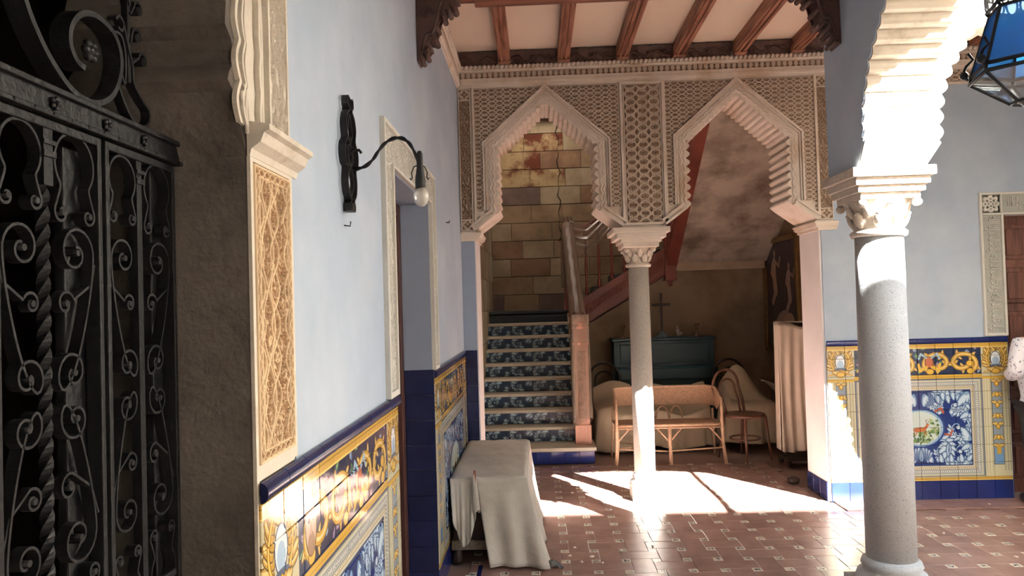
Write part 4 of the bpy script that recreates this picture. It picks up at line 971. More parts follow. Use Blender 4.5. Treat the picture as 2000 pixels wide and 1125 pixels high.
# ------------------------------------------------------------------ columns
def abacus(parent, cx, cy, steps, m):
    mb = MB()
    for (hx, hy, z0, z1) in steps: 
        vs = []
        mb.box(cx-hx, cx+hx, cy-hy, cy+hy, z0, z1)
    return mb.build('abacus', m, parent, bevel=.004)
def capital(parent, cx, cy, z0, z1, r0, r1, m, n=8):
    h = z1-z0; mb = MB(); mb.lathe([(r0+.014, 0), (r0+.020, h*.06), (r0+.020, h*.14), (r0+.008, h*.18), (r0-.002, h*.22), (r0+.004, h*.5), (r0+(r1-r0)*.45, h*.75), (r1, h*.95), (r1, h)], (cx, cy, z0), 32)
    for k in range(n):
        a = 2*PI*k/n+PI/8
        for (t, s, rr, ph) in ((.46, 1.0, r0+.012, 0), (.70, .8, r0+.026, PI/n)):
            q = a+ph; x, y = cx+rr*math.cos(q), cy+rr*math.sin(q)
            M = Matrix.Rotation(q, 3, 'Z') @ Matrix.Rotation(.35, 3, 'Y')
            mb.ell((x, y, z0+h*t), .016*s, .030*s, h*.25*s, 8, 6, M); mb.ell((x+.012*math.cos(q), y+.012*math.sin(q), z0+h*(t+.17)), .014*s, .020*s, .012, 8, 5, M)
    for k in range(4):
        q = PI/4+k*PI/2; mb.ell((cx+r1*1.22*math.cos(q), cy+r1*1.22*math.sin(q), z0+h*.88), .026, .026, .022, 8, 6)
    return mb.build('capital', m, parent)
c1 = thing('stone_column', (.855, 6.26, 0), 'pale granite column between the two carved arches', 'column')
MB().box(.735, .975, 6.14, 6.38, 0, .10).lathe([(.125, .10), (.130, .125), (.122, .15), (.100, .165), (.108, .185), (.098, .20), (.087, .215)], (.855, 6.26, 0), 36).build('base', M_GRAN, c1)
MB().lathe([(.087, .215), (.088, .9), (.084, 1.93)], (.855, 6.26, 0), 40).build('shaft', M_GRAN, c1)
capital(c1, .855, 6.26, 1.93, 2.09, .086, .128, M_STONE)
abacus(c1, .855, 6.245, ((.146, .20, 2.088, 2.125), (.164, .215, 2.125, 2.158), (.20, .235, 2.158, 2.20), (.232, .25, 2.20, 2.245)), M_STUC)
c2 = thing('stone_column', (1.82, 3.99, 0), 'large blue-grey granite column at the patio corner, sunlit at its head', 'column')
MB().box(1.64, 2.0, 3.81, 4.17, 0, .125).lathe([(.172, .125), (.178, .155), (.168, .185), (.142, .195), (.138, .21), (.150, .228), (.143, .25), (.123, .265)], (1.82, 3.99, 0), 48).build('base', M_GRANB, c2)
MB().lathe([(.123, .265), (.124, 1.1), (.118, 1.95)], (1.82, 3.99, 0), 56).build('shaft', M_GRANB, c2)
capital(c2, 1.82, 3.99, 1.95, 2.138, .120, .16, M_STONE)
abacus(c2, 1.82, 3.99, ((.152, .152, 2.136, 2.17), (.170, .170, 2.17, 2.205), (.187, .187, 2.205, 2.245), (.208, .208, 2.245, 2.293)), M_STONE)

# ------------------------------------------------------------------ ceiling timbers
cb = thing('ceiling_beam', (-.612, 3.93, 3.31), 'long moulded brown ceiling beam spanning between the two carved brackets', 'beam')
MB().box(WL+.002, 1.645, 3.93, 4.08, 3.33, 3.70).build('beam', M_WOODX, cb, bevel=.006)
MB().box(-.30, 1.33, 3.96, 4.09, 3.310, 3.332).box(WL+.002, 1.645, 3.92, 4.09, 3.37, 3.39).box(WL+.002, 1.645, 3.915, 4.095, 3.44, 3.47).build('beam_moulding', M_WOODX, cb, bevel=.004)
JN = ['nearest the left wall', 'second from the left wall', 'third from the left wall, above the column', 'fourth from the left wall', 'fifth from the left wall', 'sixth from the left wall, above the arcade end']
for k, x in enumerate((-.212, .268, .742, 1.20, 1.682, 2.142, 2.61, 3.08, 3.55)):
    j = thing('ceiling_joist', (x, 4.10, 3.60), ('grooved brown wooden ceiling joist, %s' % JN[k]) if k < 6 else 'brown wooden ceiling joist over the right-hand gallery, %s past the corner pier' % ('first', 'second', 'third')[k-6], 'joist', 'ceiling joists' if k < 6 else 'joists beyond the patio corner')
    w = .047; y0 = 4.10 if x < 1.6 else 4.18
    MB().box(x-w, x+w, y0, 5.99, 3.625, 3.72).box(x-w*.62, x-w*.2, y0, 5.93, 3.612, 3.625).box(x+w*.2, x+w*.62, y0, 5.93, 3.612, 3.625).build('joist', M_WOOD, j, bevel=.003)
    MB().box(x-w-.003, x+w+.003, 5.93, 5.992, 3.606, 3.70).build('end_block', M_WOOD, j, bevel=.004)
    if k < 8:
        xa, xb = x+w, (x+.47 if k else .268)-w
        def scr(u, v): return np.maximum(sm(np.abs(v-.045-.02*np.sin(u*34)), .004, .011), .8*rosette(u, v, .12, .09, .024, 5))
        ob = relief('carved_board', M_DWOOD, (x+w+.003, 6.012, 3.606), (1, 0, 0), (0, -.35, .94), (0, -.94, -.35), xb-xa-.006, .112, .005, scr, .014)
        tag(ob, 'dark carved scroll board between joists, %s' % ('one bay from the left wall', 'two bays from the left wall', 'three bays from the left wall', 'four bays from the left wall', 'five bays from the left wall', 'six bays out', 'seven bays out', 'eight bays out')[k], 'board', 'carved boards between the joists')
ob = relief('carved_board', M_DWOOD, (WL+.03, 6.012, 3.606), (1, 0, 0), (0, -.35, .94), (0, -.94, -.35), .31, .112, .005, lambda u, v: sm(np.abs(v-.045-.02*np.sin(u*34)), .004, .011), .014)
tag(ob, 'dark carved board in the corner against the left wall', 'board', 'carved boards between the joists')
def bracket(x0, s, lab):
    b = thing('carved_bracket', (x0, 4.0, 3.32), lab, 'bracket')
    P = [(0, 3.31), (.20, 3.31), (.215, 3.29), (.215, 3.255), (.20, 3.235), (.185, 3.245), (.165, 3.23), (.15, 3.20), (.13, 3.21), (.115, 3.19), (.100, 3.15), (.092, 3.10), (.098, 3.075), (.085, 3.055), (.068, 3.06), (.055, 3.04), (.062, 3.015), (.050, 2.995), (.032, 2.99), (.020, 2.965), (0, 2.945)]
    MB().prism([(x0+s*a, z+.03) for a, z in P], 'y', 3.94, 4.07).build('bracket_body', M_DWOOD, b, bevel=.004)
    cv = MB()
    for (a, z, r) in ((.205, 3.245, .018), (.176, 3.225, .014), (.145, 3.195, .016), (.105, 3.14, .016), (.098, 3.07, .017), (.062, 3.035, .014), (.048, 2.99, .014), (.022, 2.965, .012)):
        cv.tube([(x0+s*a, 3.932, z+.03), (x0+s*a, 4.078, z+.03)], r, 10)
    for yy in (3.936, 4.074):
        cv.tube([(x0+s*(.03+.12*t), yy, 3.03+.25*t+.03*math.sin(t*9)) for t in np.linspace(0, 1, 16)], .009, 6)
        cv.tube([(x0+s*(.06+.035*math.cos(a)*(1-a/9)), yy, 3.23+.035*math.sin(a)*(1-a/9)) for a in np.linspace(0, 8, 26)], .006, 6)
    cv.build('carving', M_DWOOD, b)
    MB().box(x0+s*.0, x0+s*.23, 3.925, 4.085, 3.315, 3.365).build('bracket_cap', M_DWOOD, b, bevel=.006)
bracket(WL+.002, 1, 'dark carved wooden bracket on the blue left wall under the beam'); bracket(1.643, -1, 'dark carved wooden bracket against the patio corner pier under the beam')
# ------------------------------------------------------------------ wrought iron gate in the arch
M_IRON = mat('wrought_iron', '232426', .5, metal=.4, var=.2, vscale=30, bump=.4, bscale=60)
GX = -.78
gt = thing('iron_gate', (GX, 1.29, 0), 'black wrought iron gate of scrolled bars with twisted spindles in the dark arch', 'gate')
def spiral(c, r, a_end, turns, d, n=None, r_in=.18):
    """points from the eye of the spiral outwards, ending at angle a_end on radius r"""
    n = n or int(16*turns)+6
    return [(c[0]+(r*(r_in+(1-r_in)*t))*math.cos(a_end-d*2*PI*turns*(1-t)), c[1]+(r*(r_in+(1-r_in)*t))*math.sin(a_end-d*2*PI*turns*(1-t))) for t in [i/(n-1) for i in range(n)]]
def herm(p0, t0, p1, t1, n=12):
    out = []
    for i in range(1, n):
        t = i/n; h = (2*t**3-3*t**2+1, t**3-2*t**2+t, -2*t**3+3*t**2, t**3-t**2)
        out.append(tuple(h[0]*p0[k]+h[1]*t0[k]+h[2]*p1[k]+h[3]*t1[k] for k in (0, 1)))
    return out
def two(c1, r1, a1, d1, c2, r2, a2, d2, t1=1.1, t2=1.1, k=1.0):
    A = spiral(c1, r1, a1, t1, d1); B = spiral(c2, r2, a2, t2, d2)
    L = math.dist(A[-1], B[-1])*k
    ta = (-math.sin(a1)*d1*L, math.cos(a1)*d1*L); tb = (-math.sin(a2)*d2*L, math.cos(a2)*d2*L)
    return A+herm(A[-1], ta, B[-1], (-tb[0], -tb[1]), 14)+B[::-1]
def scroll_bar(path, w=.020, t=.0045, parent=gt, name='scroll', eyes=()):
    mb = MB().ribbon(path, w, t, 'x', GX)
    for e in eyes: mb.tube([(GX-w*.6, e[0], e[1]), (GX+w*.7, e[0], e[1])], .0055, 8)
    return mb.build(name, M_IRON, parent)
def hoop(c, r, s=1):
    """round-headed hoop ending in two small outward scrolls"""
    y, z = c; rr = r*.36; yl, yr = y-r*.62, y+r*.62; zl = z-r*1.62
    L = spiral((yl-rr*.2, zl), rr, PI*.75, 1.1, -1); R = spiral((yr+rr*.2, zl), rr, PI*.25, 1.1, 1)
    arc = [(y+r*math.cos(a), z+r*math.sin(a)) for a in np.linspace(PI*1.22, -PI*.22, 26)]
    return L+herm(L[-1], (rr*.4, rr*1.6), arc[0], (-rr*1.2, rr*.8), 5)+arc+herm(arc[-1], (-rr*1.2, -rr*.8), R[-1], (rr*.4, -rr*1.6), 5)+R[::-1], ((yl-rr*.2, zl), (yr+rr*.2, zl))
def leaf_frame(y0, y1, name='gate_leaf'):
    lf = MB().box(GX-.014, GX+.014, y0, y0+.012, -.0+.01, 1.965).box(GX-.014, GX+.014, y1-.012, y1, .01, 1.965).box(GX-.014, GX+.014, y0+.012, y1-.012, 1.950, 1.965).box(GX-.014, GX+.014, y0+.012, y1-.012, .01, .05).box(GX-.014, GX+.014, y0+.012, y1-.012, .60, .625).build(name, M_IRON, gt, bevel=.002)
    return lf
def fill_leaf(lf, y0, y1, mid, twist):
    for (a, b, sd) in ((y0+.010, mid-.010, 1), (mid+.010, y1-.012, -1)):
        c = (a+b)/2; w = b-a
        p, e = hoop((c, 1.905), w*.44); scroll_bar(p, parent=lf, eyes=e)
        def Mx(pt): return (c+(pt[0]-c)*sd, pt[1])
        def SC_(c1, r1, a1, d1, c2, r2, a2, d2, t1=1.15, t2=1.15, k=1.0):
            path = [Mx(q) for q in two(c1, r1, a1, d1, c2, r2, a2, d2, t1, t2, k)]; scroll_bar(path, parent=lf, eyes=(Mx(c1), Mx(c2)))
        R = w*.40
        SC_((c+.0, 1.757), R, PI*.98, 1, (c+w*.10, 1.558), w*.33, -.35, -1, 1.25, 1.2, .9)
        p2 = [Mx(q) for q in spiral((c+w*.22, 1.672), w*.19, PI*.9, 1.2, 1)]+[Mx((c-w*.38, 1.705)), Mx((c-w*.46, 1.74))]; scroll_bar(p2, parent=lf, w=.016, eyes=(Mx((c+w*.22, 1.672)),))
        SC_((c+w*.06, 1.482), w*.33, .35, 1, (c+w*.02, 1.285), R, PI*1.0, -1, 1.2, 1.25, .9)
        p2 = [Mx(q) for q in spiral((c+w*.20, 1.372), w*.20, PI*.6, 1.2, 1)]+[Mx((c-w*.30, 1.36)), Mx((c-w*.46, 1.31))]; scroll_bar(p2, parent=lf, w=.016, eyes=(Mx((c+w*.20, 1.372)),))
        p, e = hoop((c, 1.135), w*.42); p = [(y, 2.31-z-.04) for y, z in p]; scroll_bar(p, parent=lf, eyes=[(q[0], 2.27-q[1]) for q in e])
        for z0 in (.98, .78):
            SC_((c, z0), R*.9, PI*.98, 1, (c+w*.1, z0-.14), w*.28, -.35, -1, 1.2, 1.2, .9)
    if twist:
        mb = MB(); h = .0085; N = 150; z0, z1 = .62, 1.86; base = 0; vs = []
        for i in range(N+1):
            z = z0+(z1-z0)*i/N; an = (i/N)*2*PI*11
            for q in range(4): vs.append((GX+h*1.25*math.cos(an+q*PI/2), mid+h*1.25*math.sin(an+q*PI/2), z))
        f = [(4*i+q, 4*i+(q+1) % 4, 4*i+4+(q+1) % 4, 4*i+4+q) for i in range(N) for q in range(4)]
        mb.add(vs, f); mb.box(GX-.011, GX+.011, mid-.011, mid+.011, 1.86, 1.95).box(GX-.015, GX+.015, mid-.015, mid+.015, 1.905, 1.915).box(GX-.015, GX+.015, mid-.015, mid+.015, 1.925, 1.932)
        mb.build('twisted_spindle', M_IRON, lf)
    else:
        MB().box(GX-.009, GX+.009, mid-.009, mid+.009, .62, 1.95).box(GX-.014, GX+.014, mid-.014, mid+.014, 1.905, 1.915).box(GX-.014, GX+.014, mid-.014, mid+.014, 1.925, 1.932).build('spindle', M_IRON, lf)
l1 = leaf_frame(1.295, 1.548); fill_leaf(l1, 1.295, 1.548, 1.414, False)
l2 = leaf_frame(1.020, 1.283); fill_leaf(l2, 1.020, 1.283, 1.143, True)
l3 = leaf_frame(.455, 1.008); fill_leaf(l3, .455, 1.008, .73, True)
MB().box(GX-.035, GX-.016, 1.22, 1.276, .02, 1.94).box(GX-.036, GX-.015, 1.50, 1.56, .02, 1.95).box(GX-.05, GX-.02, 1.23, 1.27, .02, 1.32).build('gate_post', M_IRON, gt, bevel=.003)
tr = MB().box(GX-.020, GX+.016, .44, 1.575, 1.975, 2.012).box(GX-.024, GX+.024, .44, 1.575, 1.968, 1.977).box(GX-.024, GX+.026, .44, 1.575, 2.008, 2.018).build('transom', M_IRON, gt, bevel=.002)
ro = MB()
for y in (1.149, 1.293, 1.419, .95, .80):
    for k in range(5): a = 2*PI*k/5; ro.ell((GX+.020, y+.007*math.cos(a), 1.992+.007*math.sin(a)), .004, .0052, .0052, 6, 4)
    ro.ell((GX+.022, y, 1.992), .005, .0035, .0035, 6, 4)
for k in range(24): ro.ell((GX+.024, 1.05+k*.0225, 2.012 if k % 2 else 1.973), .003, .0025, .0025, 5, 4)
o = ro.build('rosette_rivets', M_IRON, tr); o['kind'] = 'stuff'
# overthrow above the transom
ov = thing('gate_overthrow', (GX, 1.29, 2.02), 'black iron scrollwork with a rosette filling the arch above the gate', 'ironwork')
def ovb(path, w, t, eyes=(), name='scroll'):
    mb = MB().ribbon(path, w, t, 'x', GX)
    for e in eyes: mb.tube([(GX-w*.6, *e), (GX+w*.6, *e)], .006, 8)
    return mb.build(name, M_IRON, ov)
main = [(1.02, 2.33), (1.055, 2.22), (1.089, 2.134), (1.125, 2.083), (1.165, 2.048), (1.21, 2.025), (1.265, 2.024), (1.315, 2.050), (1.343, 2.095), (1.347, 2.135), (1.330, 2.165), (1.30, 2.178), (1.262, 2.180), (1.225, 2.165), (1.200, 2.135), (1.197, 2.105), (1.212, 2.083), (1.235, 2.076)]
def smooth(P, n=5):
    out = []
    for i in range(len(P)-1):
        p0, p1, p2, p3 = P[max(0, i-1)], P[i], P[i+1], P[min(len(P)-1, i+2)]
        for k in range(n):
            t = k/n; out.append(tuple(.5*((2*p1[j])+(-p0[j]+p2[j])*t+(2*p0[j]-5*p1[j]+4*p2[j]-p3[j])*t*t+(-p0[j]+3*p1[j]-3*p2[j]+p3[j])*t**3) for j in (0, 1)))
    return out+[P[-1]]
ovb(smooth(main), .034, .010); ovb([(2.0-y, z) for y, z in smooth(main)], .034, .010)
ovb(smooth([(1.18, 2.42), (1.16, 2.33), (1.18, 2.26), (1.225, 2.235), (1.262, 2.26), (1.26, 2.30), (1.235, 2.305)]), .03, .009)
ovb(smooth([(1.333, 2.148), (1.345, 2.160), (1.358, 2.150), (1.352, 2.135), (1.358, 2.118), (1.372, 2.09), (1.376, 2.14), (1.366, 2.175), (1.345, 2.18), (1.336, 2.166), (1.343, 2.158)]), .018, .005)
ovb(smooth([(1.345, 2.205), (1.358, 2.215), (1.372, 2.205), (1.365, 2.190), (1.352, 2.192)]), .018, .005); ovb(smooth([(1.372, 2.205), (1.385, 2.17), (1.40, 2.135), (1.405, 2.10), (1.435, 2.075), (1.458, 2.06), (1.455, 2.035), (1.425, 2.020), (1.395, 2.03), (1.372, 2.05), (1.35, 2.08)]), .018, .005)
for (y, z, d) in ((1.417, 2.197, 1), (1.439, 2.156, 1), (1.425, 2.253, 1), (1.37, 2.27, -1)):
    ovb(spiral((y, z), .016, PI*(1.0 if d > 0 else 0), 1.2, d)+[(1.395, z-.02)], .018, .005, [(y, z)])
MB().box(GX-.006, GX+.006, 1.388, 1.398, 2.10, 2.60).build('overthrow_bar', M_IRON, ov)
fm = MB()
for k in range(7): a = 2*PI*k/6; fm.ell((GX+.006, 1.267+.013*math.cos(a)*(k < 6), 2.117+.013*math.sin(a)*(k < 6)), .008, .0085, .0085, 8, 6)
fm.build('rosette', M_IRON, ov)
# bolt handle low on the gate
lt = thing('gate_bolt', (GX+.03, 1.25, 1.14), 'scrolled iron bolt handle low on the gate', 'bolt')
MB().ribbon(spiral((1.268, 1.125), .020, PI, 1.2, 1)+[(1.245, 1.09), (1.24, 1.05)], .02, .006, 'x', GX+.03).build('handle', M_IRON, lt)
MB().box(GX+.016, GX+.026, 1.41, 1.50, 1.118, 1.132).box(GX+.02, GX+.04, 1.20, 1.245, 1.055, 1.10).build('bolt_bar', M_IRON, lt, bevel=.002)

# ------------------------------------------------------------------ wall lamp
lp = thing('wall_lamp', (WL, 2.36, 2.14), 'black iron wall lamp with lobed scroll plate, twisted arm and bare bulb', 'lamp')
YB = 2.355
def wallrib(path, w=.022, t=.005, name='plate_scroll'):
    mb = MB().ribbon(path, w, t, 'x', WL+.018); return mb.build(name, M_IRON, lp)
def arcp(cy, cz, r, a0, a1, n=14): return [(cy+r*math.cos(a0+(a1-a0)*i/(n-1)), cz+r*math.sin(a0+(a1-a0)*i/(n-1))) for i in range(n)]
for s in (-1, 1):
    up = spiral((YB+s*.018, 2.318), .016, -PI/2 if s < 0 else -PI/2, 1.1, -s)
    wallrib(smooth([(YB+s*.008, 2.325), (YB+s*.03, 2.330), (YB+s*.034, 2.305), (YB+s*.016, 2.29), (YB+s*.045, 2.27), (YB+s*.060, 2.235), (YB+s*.050, 2.195), (YB+s*.078, 2.17), (YB+s*.085, 2.14), (YB+s*.072, 2.11), (YB+s*.050, 2.10), (YB+s*.058, 2.06), (YB+s*.048, 2.02), (YB+s*.02, 1.998), (YB+s*.032, 1.985), (YB+s*.028, 1.966), (YB+s*.006, 1.968)]))
    wallrib(smooth([(YB, 2.28), (YB+s*.030, 2.22), (YB+s*.012, 2.19), (YB-s*.02, 2.14), (YB+s*.02, 2.09), (YB+s*.034, 2.05), (YB, 2.01)]), .012, .005)
wallrib(arcp(YB, 2.145, .034, 0, 2*PI, 24), .012, .005)
MB().box(WL+.001, WL+.012, YB-.006, YB+.006, 1.99, 2.30).box(WL+.001, WL+.03, YB-.018, YB+.018, 1.963, 1.990).build('plate_spine', M_IRON, lp)
Yl = 2.40
arm = [(-.606, 2.112), (-.575, 2.110), (-.546, 2.120), (-.523, 2.142), (-.505, 2.168), (-.482, 2.192), (-.455, 2.205), (-.428, 2.204), (-.406, 2.188), (-.390, 2.160), (-.380, 2.132), (-.375, 2.115)]
arm = smooth(arm, 4)
for ph in (0, PI):
    P = []
    for i, (x, z) in enumerate(arm): a = i*.62+ph; P.append((x, Yl+.0035*math.cos(a), z+.0035*math.sin(a)))
    MB().tube(P, .0042, 6).build('twisted_arm', M_IRON, lp)
MB().tube([(-.603, YB, 2.14), (-.585, YB+.02, 2.165), (-.565, YB+.02, 2.165), (-.558, YB+.02, 2.155)], .005, 7).build('hook', M_IRON, lp)
for s in (-1, 1): MB().tube([(-.374+s*.004, Yl, 2.115), (-.374+s*.018, Yl, 2.108), (-.374+s*.026, Yl, 2.09), (-.374+s*.024, Yl, 2.072), (-.374+s*.028, Yl, 2.066), (-.374+s*.032, Yl, 2.072)], .0022, 6).build('cup_scroll', M_IRON, lp)
MB().lathe([(.006, .115-.04), (.010, .105-.04), (.011, .06-.04), (.017, .02-.04), (.017, -.012-.04), (.013, -.015-.04)], (-.372, Yl, 2.085), 18).build('lamp_socket', M_IRON, lp)
MB().lathe([(.002, -.047), (.012, -.044), (.021, -.033), (.0255, -.018), (.0255, -.008), (.021, .006), (.013, .018), (.0125, .026)], (-.370, Yl, 2.024), 24).build('bulb', glassy('bulb_glass', 'e8e4dc', .55, .05, .5), lp)
for (y, z, lab) in ((2.343, 1.918, 'small bent steel hook on the blue wall below the lamp'), (5.05, 2.225, 'small bent steel hook on the blue wall beyond the doorway')):
    h = thing('wall_hook', (WL, y, z), lab, 'hook'); MB().tube([(WL, y, z), (WL+.02, y, z-.003), (WL+.022, y, z+.012)], .0022 if y < 3 else .004, 6).build('hook', M_IRON, h)

# ------------------------------------------------------------------ blue glass lantern
ln = thing('lantern', (1.33, 2.0, 2.15), 'black framed hanging lantern with blue glass at the upper right', 'lantern')
M_LF = mat('lantern_frame', '2c3438', .4, metal=.5, var=.1); M_BG = glassy('lantern_blue_glass', '4aa6e0', .30, .08, .4, True); M_CG = glassy('lantern_clear_glass', 'c9d6dc', .7, .06, .5)
def hexp(r, z, k, n=6, ph=.25): a = 2*PI*k/n+ph; return (1.33+r*math.cos(a), 2.0+r*math.sin(a), z)
lv = [(.050, 2.150), (.147, 2.225), (.142, 2.245), (.092, 2.400), (.098, 2.41)]
for k in range(6):
    MB().add([hexp(.050, 2.15, k), hexp(.050, 2.15, k+1), hexp(.147, 2.225, k+1), hexp(.147, 2.225, k)], [(0, 1, 2, 3)]).build('clear_pane', M_CG, ln, solid=.003)
    MB().add([hexp(.142, 2.245, k), hexp(.142, 2.245, k+1), hexp(.092, 2.40, k+1), hexp(.092, 2.40, k)], [(0, 1, 2, 3)]).build('blue_pane', M_BG, ln, solid=.003)
    MB().tube([hexp(*q, k) for q in lv], .005, 6).build('frame_rib', M_LF, ln)
    x, y, z = hexp(.150, 2.24, k); MB().tube([(x, y, z), (1.33+(x-1.33)*1.08, 2+(y-2)*1.08, z+.02), (1.33+(x-1.33)*1.02, 2+(y-2)*1.02, z+.04), (1.33+(x-1.33)*.90, 2+(y-2)*.90, z+.055), (1.33+(x-1.33)*.98, 2+(y-2)*.98, z+.075)], .004, 6).ell((1.33+(x-1.33)*1.06, 2+(y-2)*1.06, z+.015), .012, .012, .012, 8, 6).build('side_scroll', M_LF, ln)
for r, z in ((.05, 2.15), (.147, 2.225), (.142, 2.245), (.092, 2.40), (.098, 2.412), (.098, 2.47)):
    MB().tube([hexp(r, z, k) for k in range(6)], .0055, 6, closed=True).build('frame_ring', M_LF, ln)
cw = MB()
for k in range(18):
    a = 2*PI*k/18; c = (1.33+.097*math.cos(a), 2+.097*math.sin(a)); tx, ty = -math.sin(a), math.cos(a)
    cw.tube([(c[0]+tx*.014*math.cos(q), c[1]+ty*.014*math.cos(q), 2.440+.024*math.sin(q)) for q in np.linspace(0, 2*PI, 13)[:-1]], .003, 5, closed=True)
o = cw.build('crown_loops', mat('pale_metal', 'c9d2d4', .4, metal=.3), ln); o['kind'] = 'stuff'
MB().lathe([(.09, 0), (.085, .03), (.04, .09), (.015, .12), (.008, .16)], (1.33, 2.0, 2.475), 24).build('cap', M_LF, ln)
MB().tube([(1.33, 2.0, 2.62), (1.33, 2.0, 3.72)], .006, 8).lathe([(.002, -.04), (.012, -.03), (.02, -.012), (.03, 0), (.05, .003)], (1.33, 2, 2.147), 16).build('chain_rod', M_LF, ln)
# ------------------------------------------------------------------ cloth helpers
M_SHEET = mat('dust_sheet', 'c0bdb6', .85, var=.06, vscale=5, bump=.5, bscale=18, col2='aba79f', c2scale=3, c2pos=(.45, .7))
M_SHEET2 = mat('beige_dust_sheet', 'ab9a82', .85, var=.08, vscale=4, bump=.4, bscale=14)
M_SHEET3 = mat('cream_sheet', 'd9cbb8', .85, var=.04, vscale=4, bump=.3, bscale=14)
M_CHEST = mat('dark_chest_wood', '2e2019', .5, var=.2, bump=.3)
def nz(x, y, s=0): return math.sin(x*3.1+s)+.6*math.sin(x*7.3+y*4.1+s*2)+.4*math.sin(y*9.7-x*5.2+s*3)
def drape(name, m, c, hx, hy, top, hem, flare=.03, folds=9, amp=.02, seed=0, nu=96, parent=None, p=4, solid=.006):
    """cloth over a bulky thing: top(x,y) height, skirt to hem(angle)"""
    def edge(a):
        ca, sa = math.cos(a), math.sin(a); k = (abs(ca)**p+abs(sa)**p)**(-1/p); return hx*ca*k, hy*sa*k
    def fn(u, v):
        a = 2*PI*u; ex, ey = edge(a)
        if v < .5:
            t = v/.5; t = 1-(1-t)**1.5*1.0; x, y = c[0]+ex*t, c[1]+ey*t; return (x, y, top(x, y)+.006*nz(x*2, y*2, seed)*t)
        t = (v-.5)/.5; x0, y0 = c[0]+ex, c[1]+ey; z0 = top(x0, y0); zb = hem(a)
        f = amp*math.sin(a*folds+seed+1.2*math.sin(a*3+seed))*t+flare*t**1.3
        f += .4*amp*math.sin(a*folds*2.3+seed*2+t*2)*t
        L = math.hypot(ex, ey); return (x0+ex/L*f, y0+ey/L*f, z0+(zb-z0)*(t**.9))
    mb = MB(); mb.grid(fn, nu, 26, True); o = mb.build(name, m, parent, solid=solid); return o
# ------------------------------------------------------------------ low chest under its sheet
ch = thing('low_chest', (-.35, 5.35, 0), 'dark wooden chest with carved plinth standing against the left wall under a sheet', 'chest')
MB().box(-.585, -.125, 4.74, 5.98, .10, .535).build('body', M_CHEST, ch, bevel=.006)
MB().box(-.596, -.115, 4.725, 5.985, .095, .155).build('plinth', mat('chest_carved_plinth', '6d665c', .6, var=.3, vscale=60, bump=.8, bscale=60), ch, bevel=.008)
for x in (-.56, -.15):
    for y in (4.77, 5.94): MB().lathe([(.03, 0), (.035, .03), (.028, .06), (.034, .095)], (x, y, 0), 14).build('foot', M_CHEST, ch)
cl = MB()
ZT = .556; xl, xr, yf, yb = -.592, -.100, 4.705, 6.00
cl.grid(lambda u, v: (xl+(xr-xl)*u, yf+(yb-yf)*v, ZT+.002*nz(u*4, v*6)-.010*max(0, abs(u-.5)*2-.93)/.07), 22, 40)
def side(u, v):   # right hand fall facing the patio
    y = yf+(yb-yf)*u; f = v*(.065+.018*math.sin(u*19)+.010*math.sin(u*41))+.05*v*v*(1-u); return (xr+f, y-(.05*v*v if u < .1 else 0), ZT-.010-(ZT-.022)*v)
cl.grid(side, 46, 16)
def front(u, v):  # right part of the front fall, from the peg to the corner
    x = -.425+(.325)*u; zt = ZT-.001+.012*math.exp(-(u/.10)**2)
    xb = -.345+.375*u; xx = x+(xb-x)*v**1.1; f = .06*v+.016*v*math.sin(u*14+v*2)+.012*math.sin(u*5-v*4)*v+.05*v*v*u
    return (xx, yf-f, zt-(zt-.018)*v**.95)
cl.grid(front, 40, 22)
def flap(u, v):   # left part gathered to the peg, hanging in a point
    x = xl+(.175)*u; d = .12+.26*math.exp(-((u-.52)/.34)**2)-(.10*(u-.5) if u > .5 else 0)
    d = .215+.20*math.sin(min(1, max(0, u))*PI*.9+.15)+.0
    xx = x+.030*v*(1-u)*0-.030*v*u+.018*v; f = .045*v+.014*math.sin(u*17+1)*v+.01*math.sin(u*33)*v
    return (xx, yf-f, ZT-.001+.012*math.exp(-((u-1)/.15)**2)-d*v)
cl.grid(flap, 30, 16)
def knot(u, v):
    a = 2*PI*u; return (-.435+(.010+.012*v)*math.cos(a)+.012*v, yf-.030-.012*math.sin(a)-.01*v, ZT+.030-.23*v+.012*math.sin(a*2)*v)
cl.grid(knot, 14, 12, True)
o = cl.build('dust_sheet', M_SHEET, None, loc=(-.35, 5.35, 0), solid=.004); tag(o, 'off-white dust sheet pegged over the low chest by the left wall', 'cloth')
pg = thing('clothes_peg', (-.428, 4.68, .57), 'red clothes peg pinching the sheet at the chest edge', 'peg')
MB().box(-.436, -.430, 4.662, 4.674, .535, .612).box(-.428, -.422, 4.662, 4.674, .535, .612).build('peg_jaw', mat('peg_red', '8e4a42', .5), pg, bevel=.001)
MB().tube([(-.438, 4.668, .575), (-.420, 4.668, .575)], .005, 8).build('peg_spring', M_IRON, pg)
# crumpled end of the sheet on the floor
o = MB().grid(lambda u, v: (.015+.10*u-.03*v, 4.66-.05*u+.06*v, .012+.030*math.sin(PI*u)*math.sin(PI*v)+.008*math.sin(u*20+v*9)), 16, 10).build('rag', mat('grey_rag', '77797a', .9, var=.2, bump=.5), None, solid=.004, loc=(.06, 4.66, 0)); tag(o, 'grey crumpled rag on the tiles at the foot of the chest sheet', 'rag')

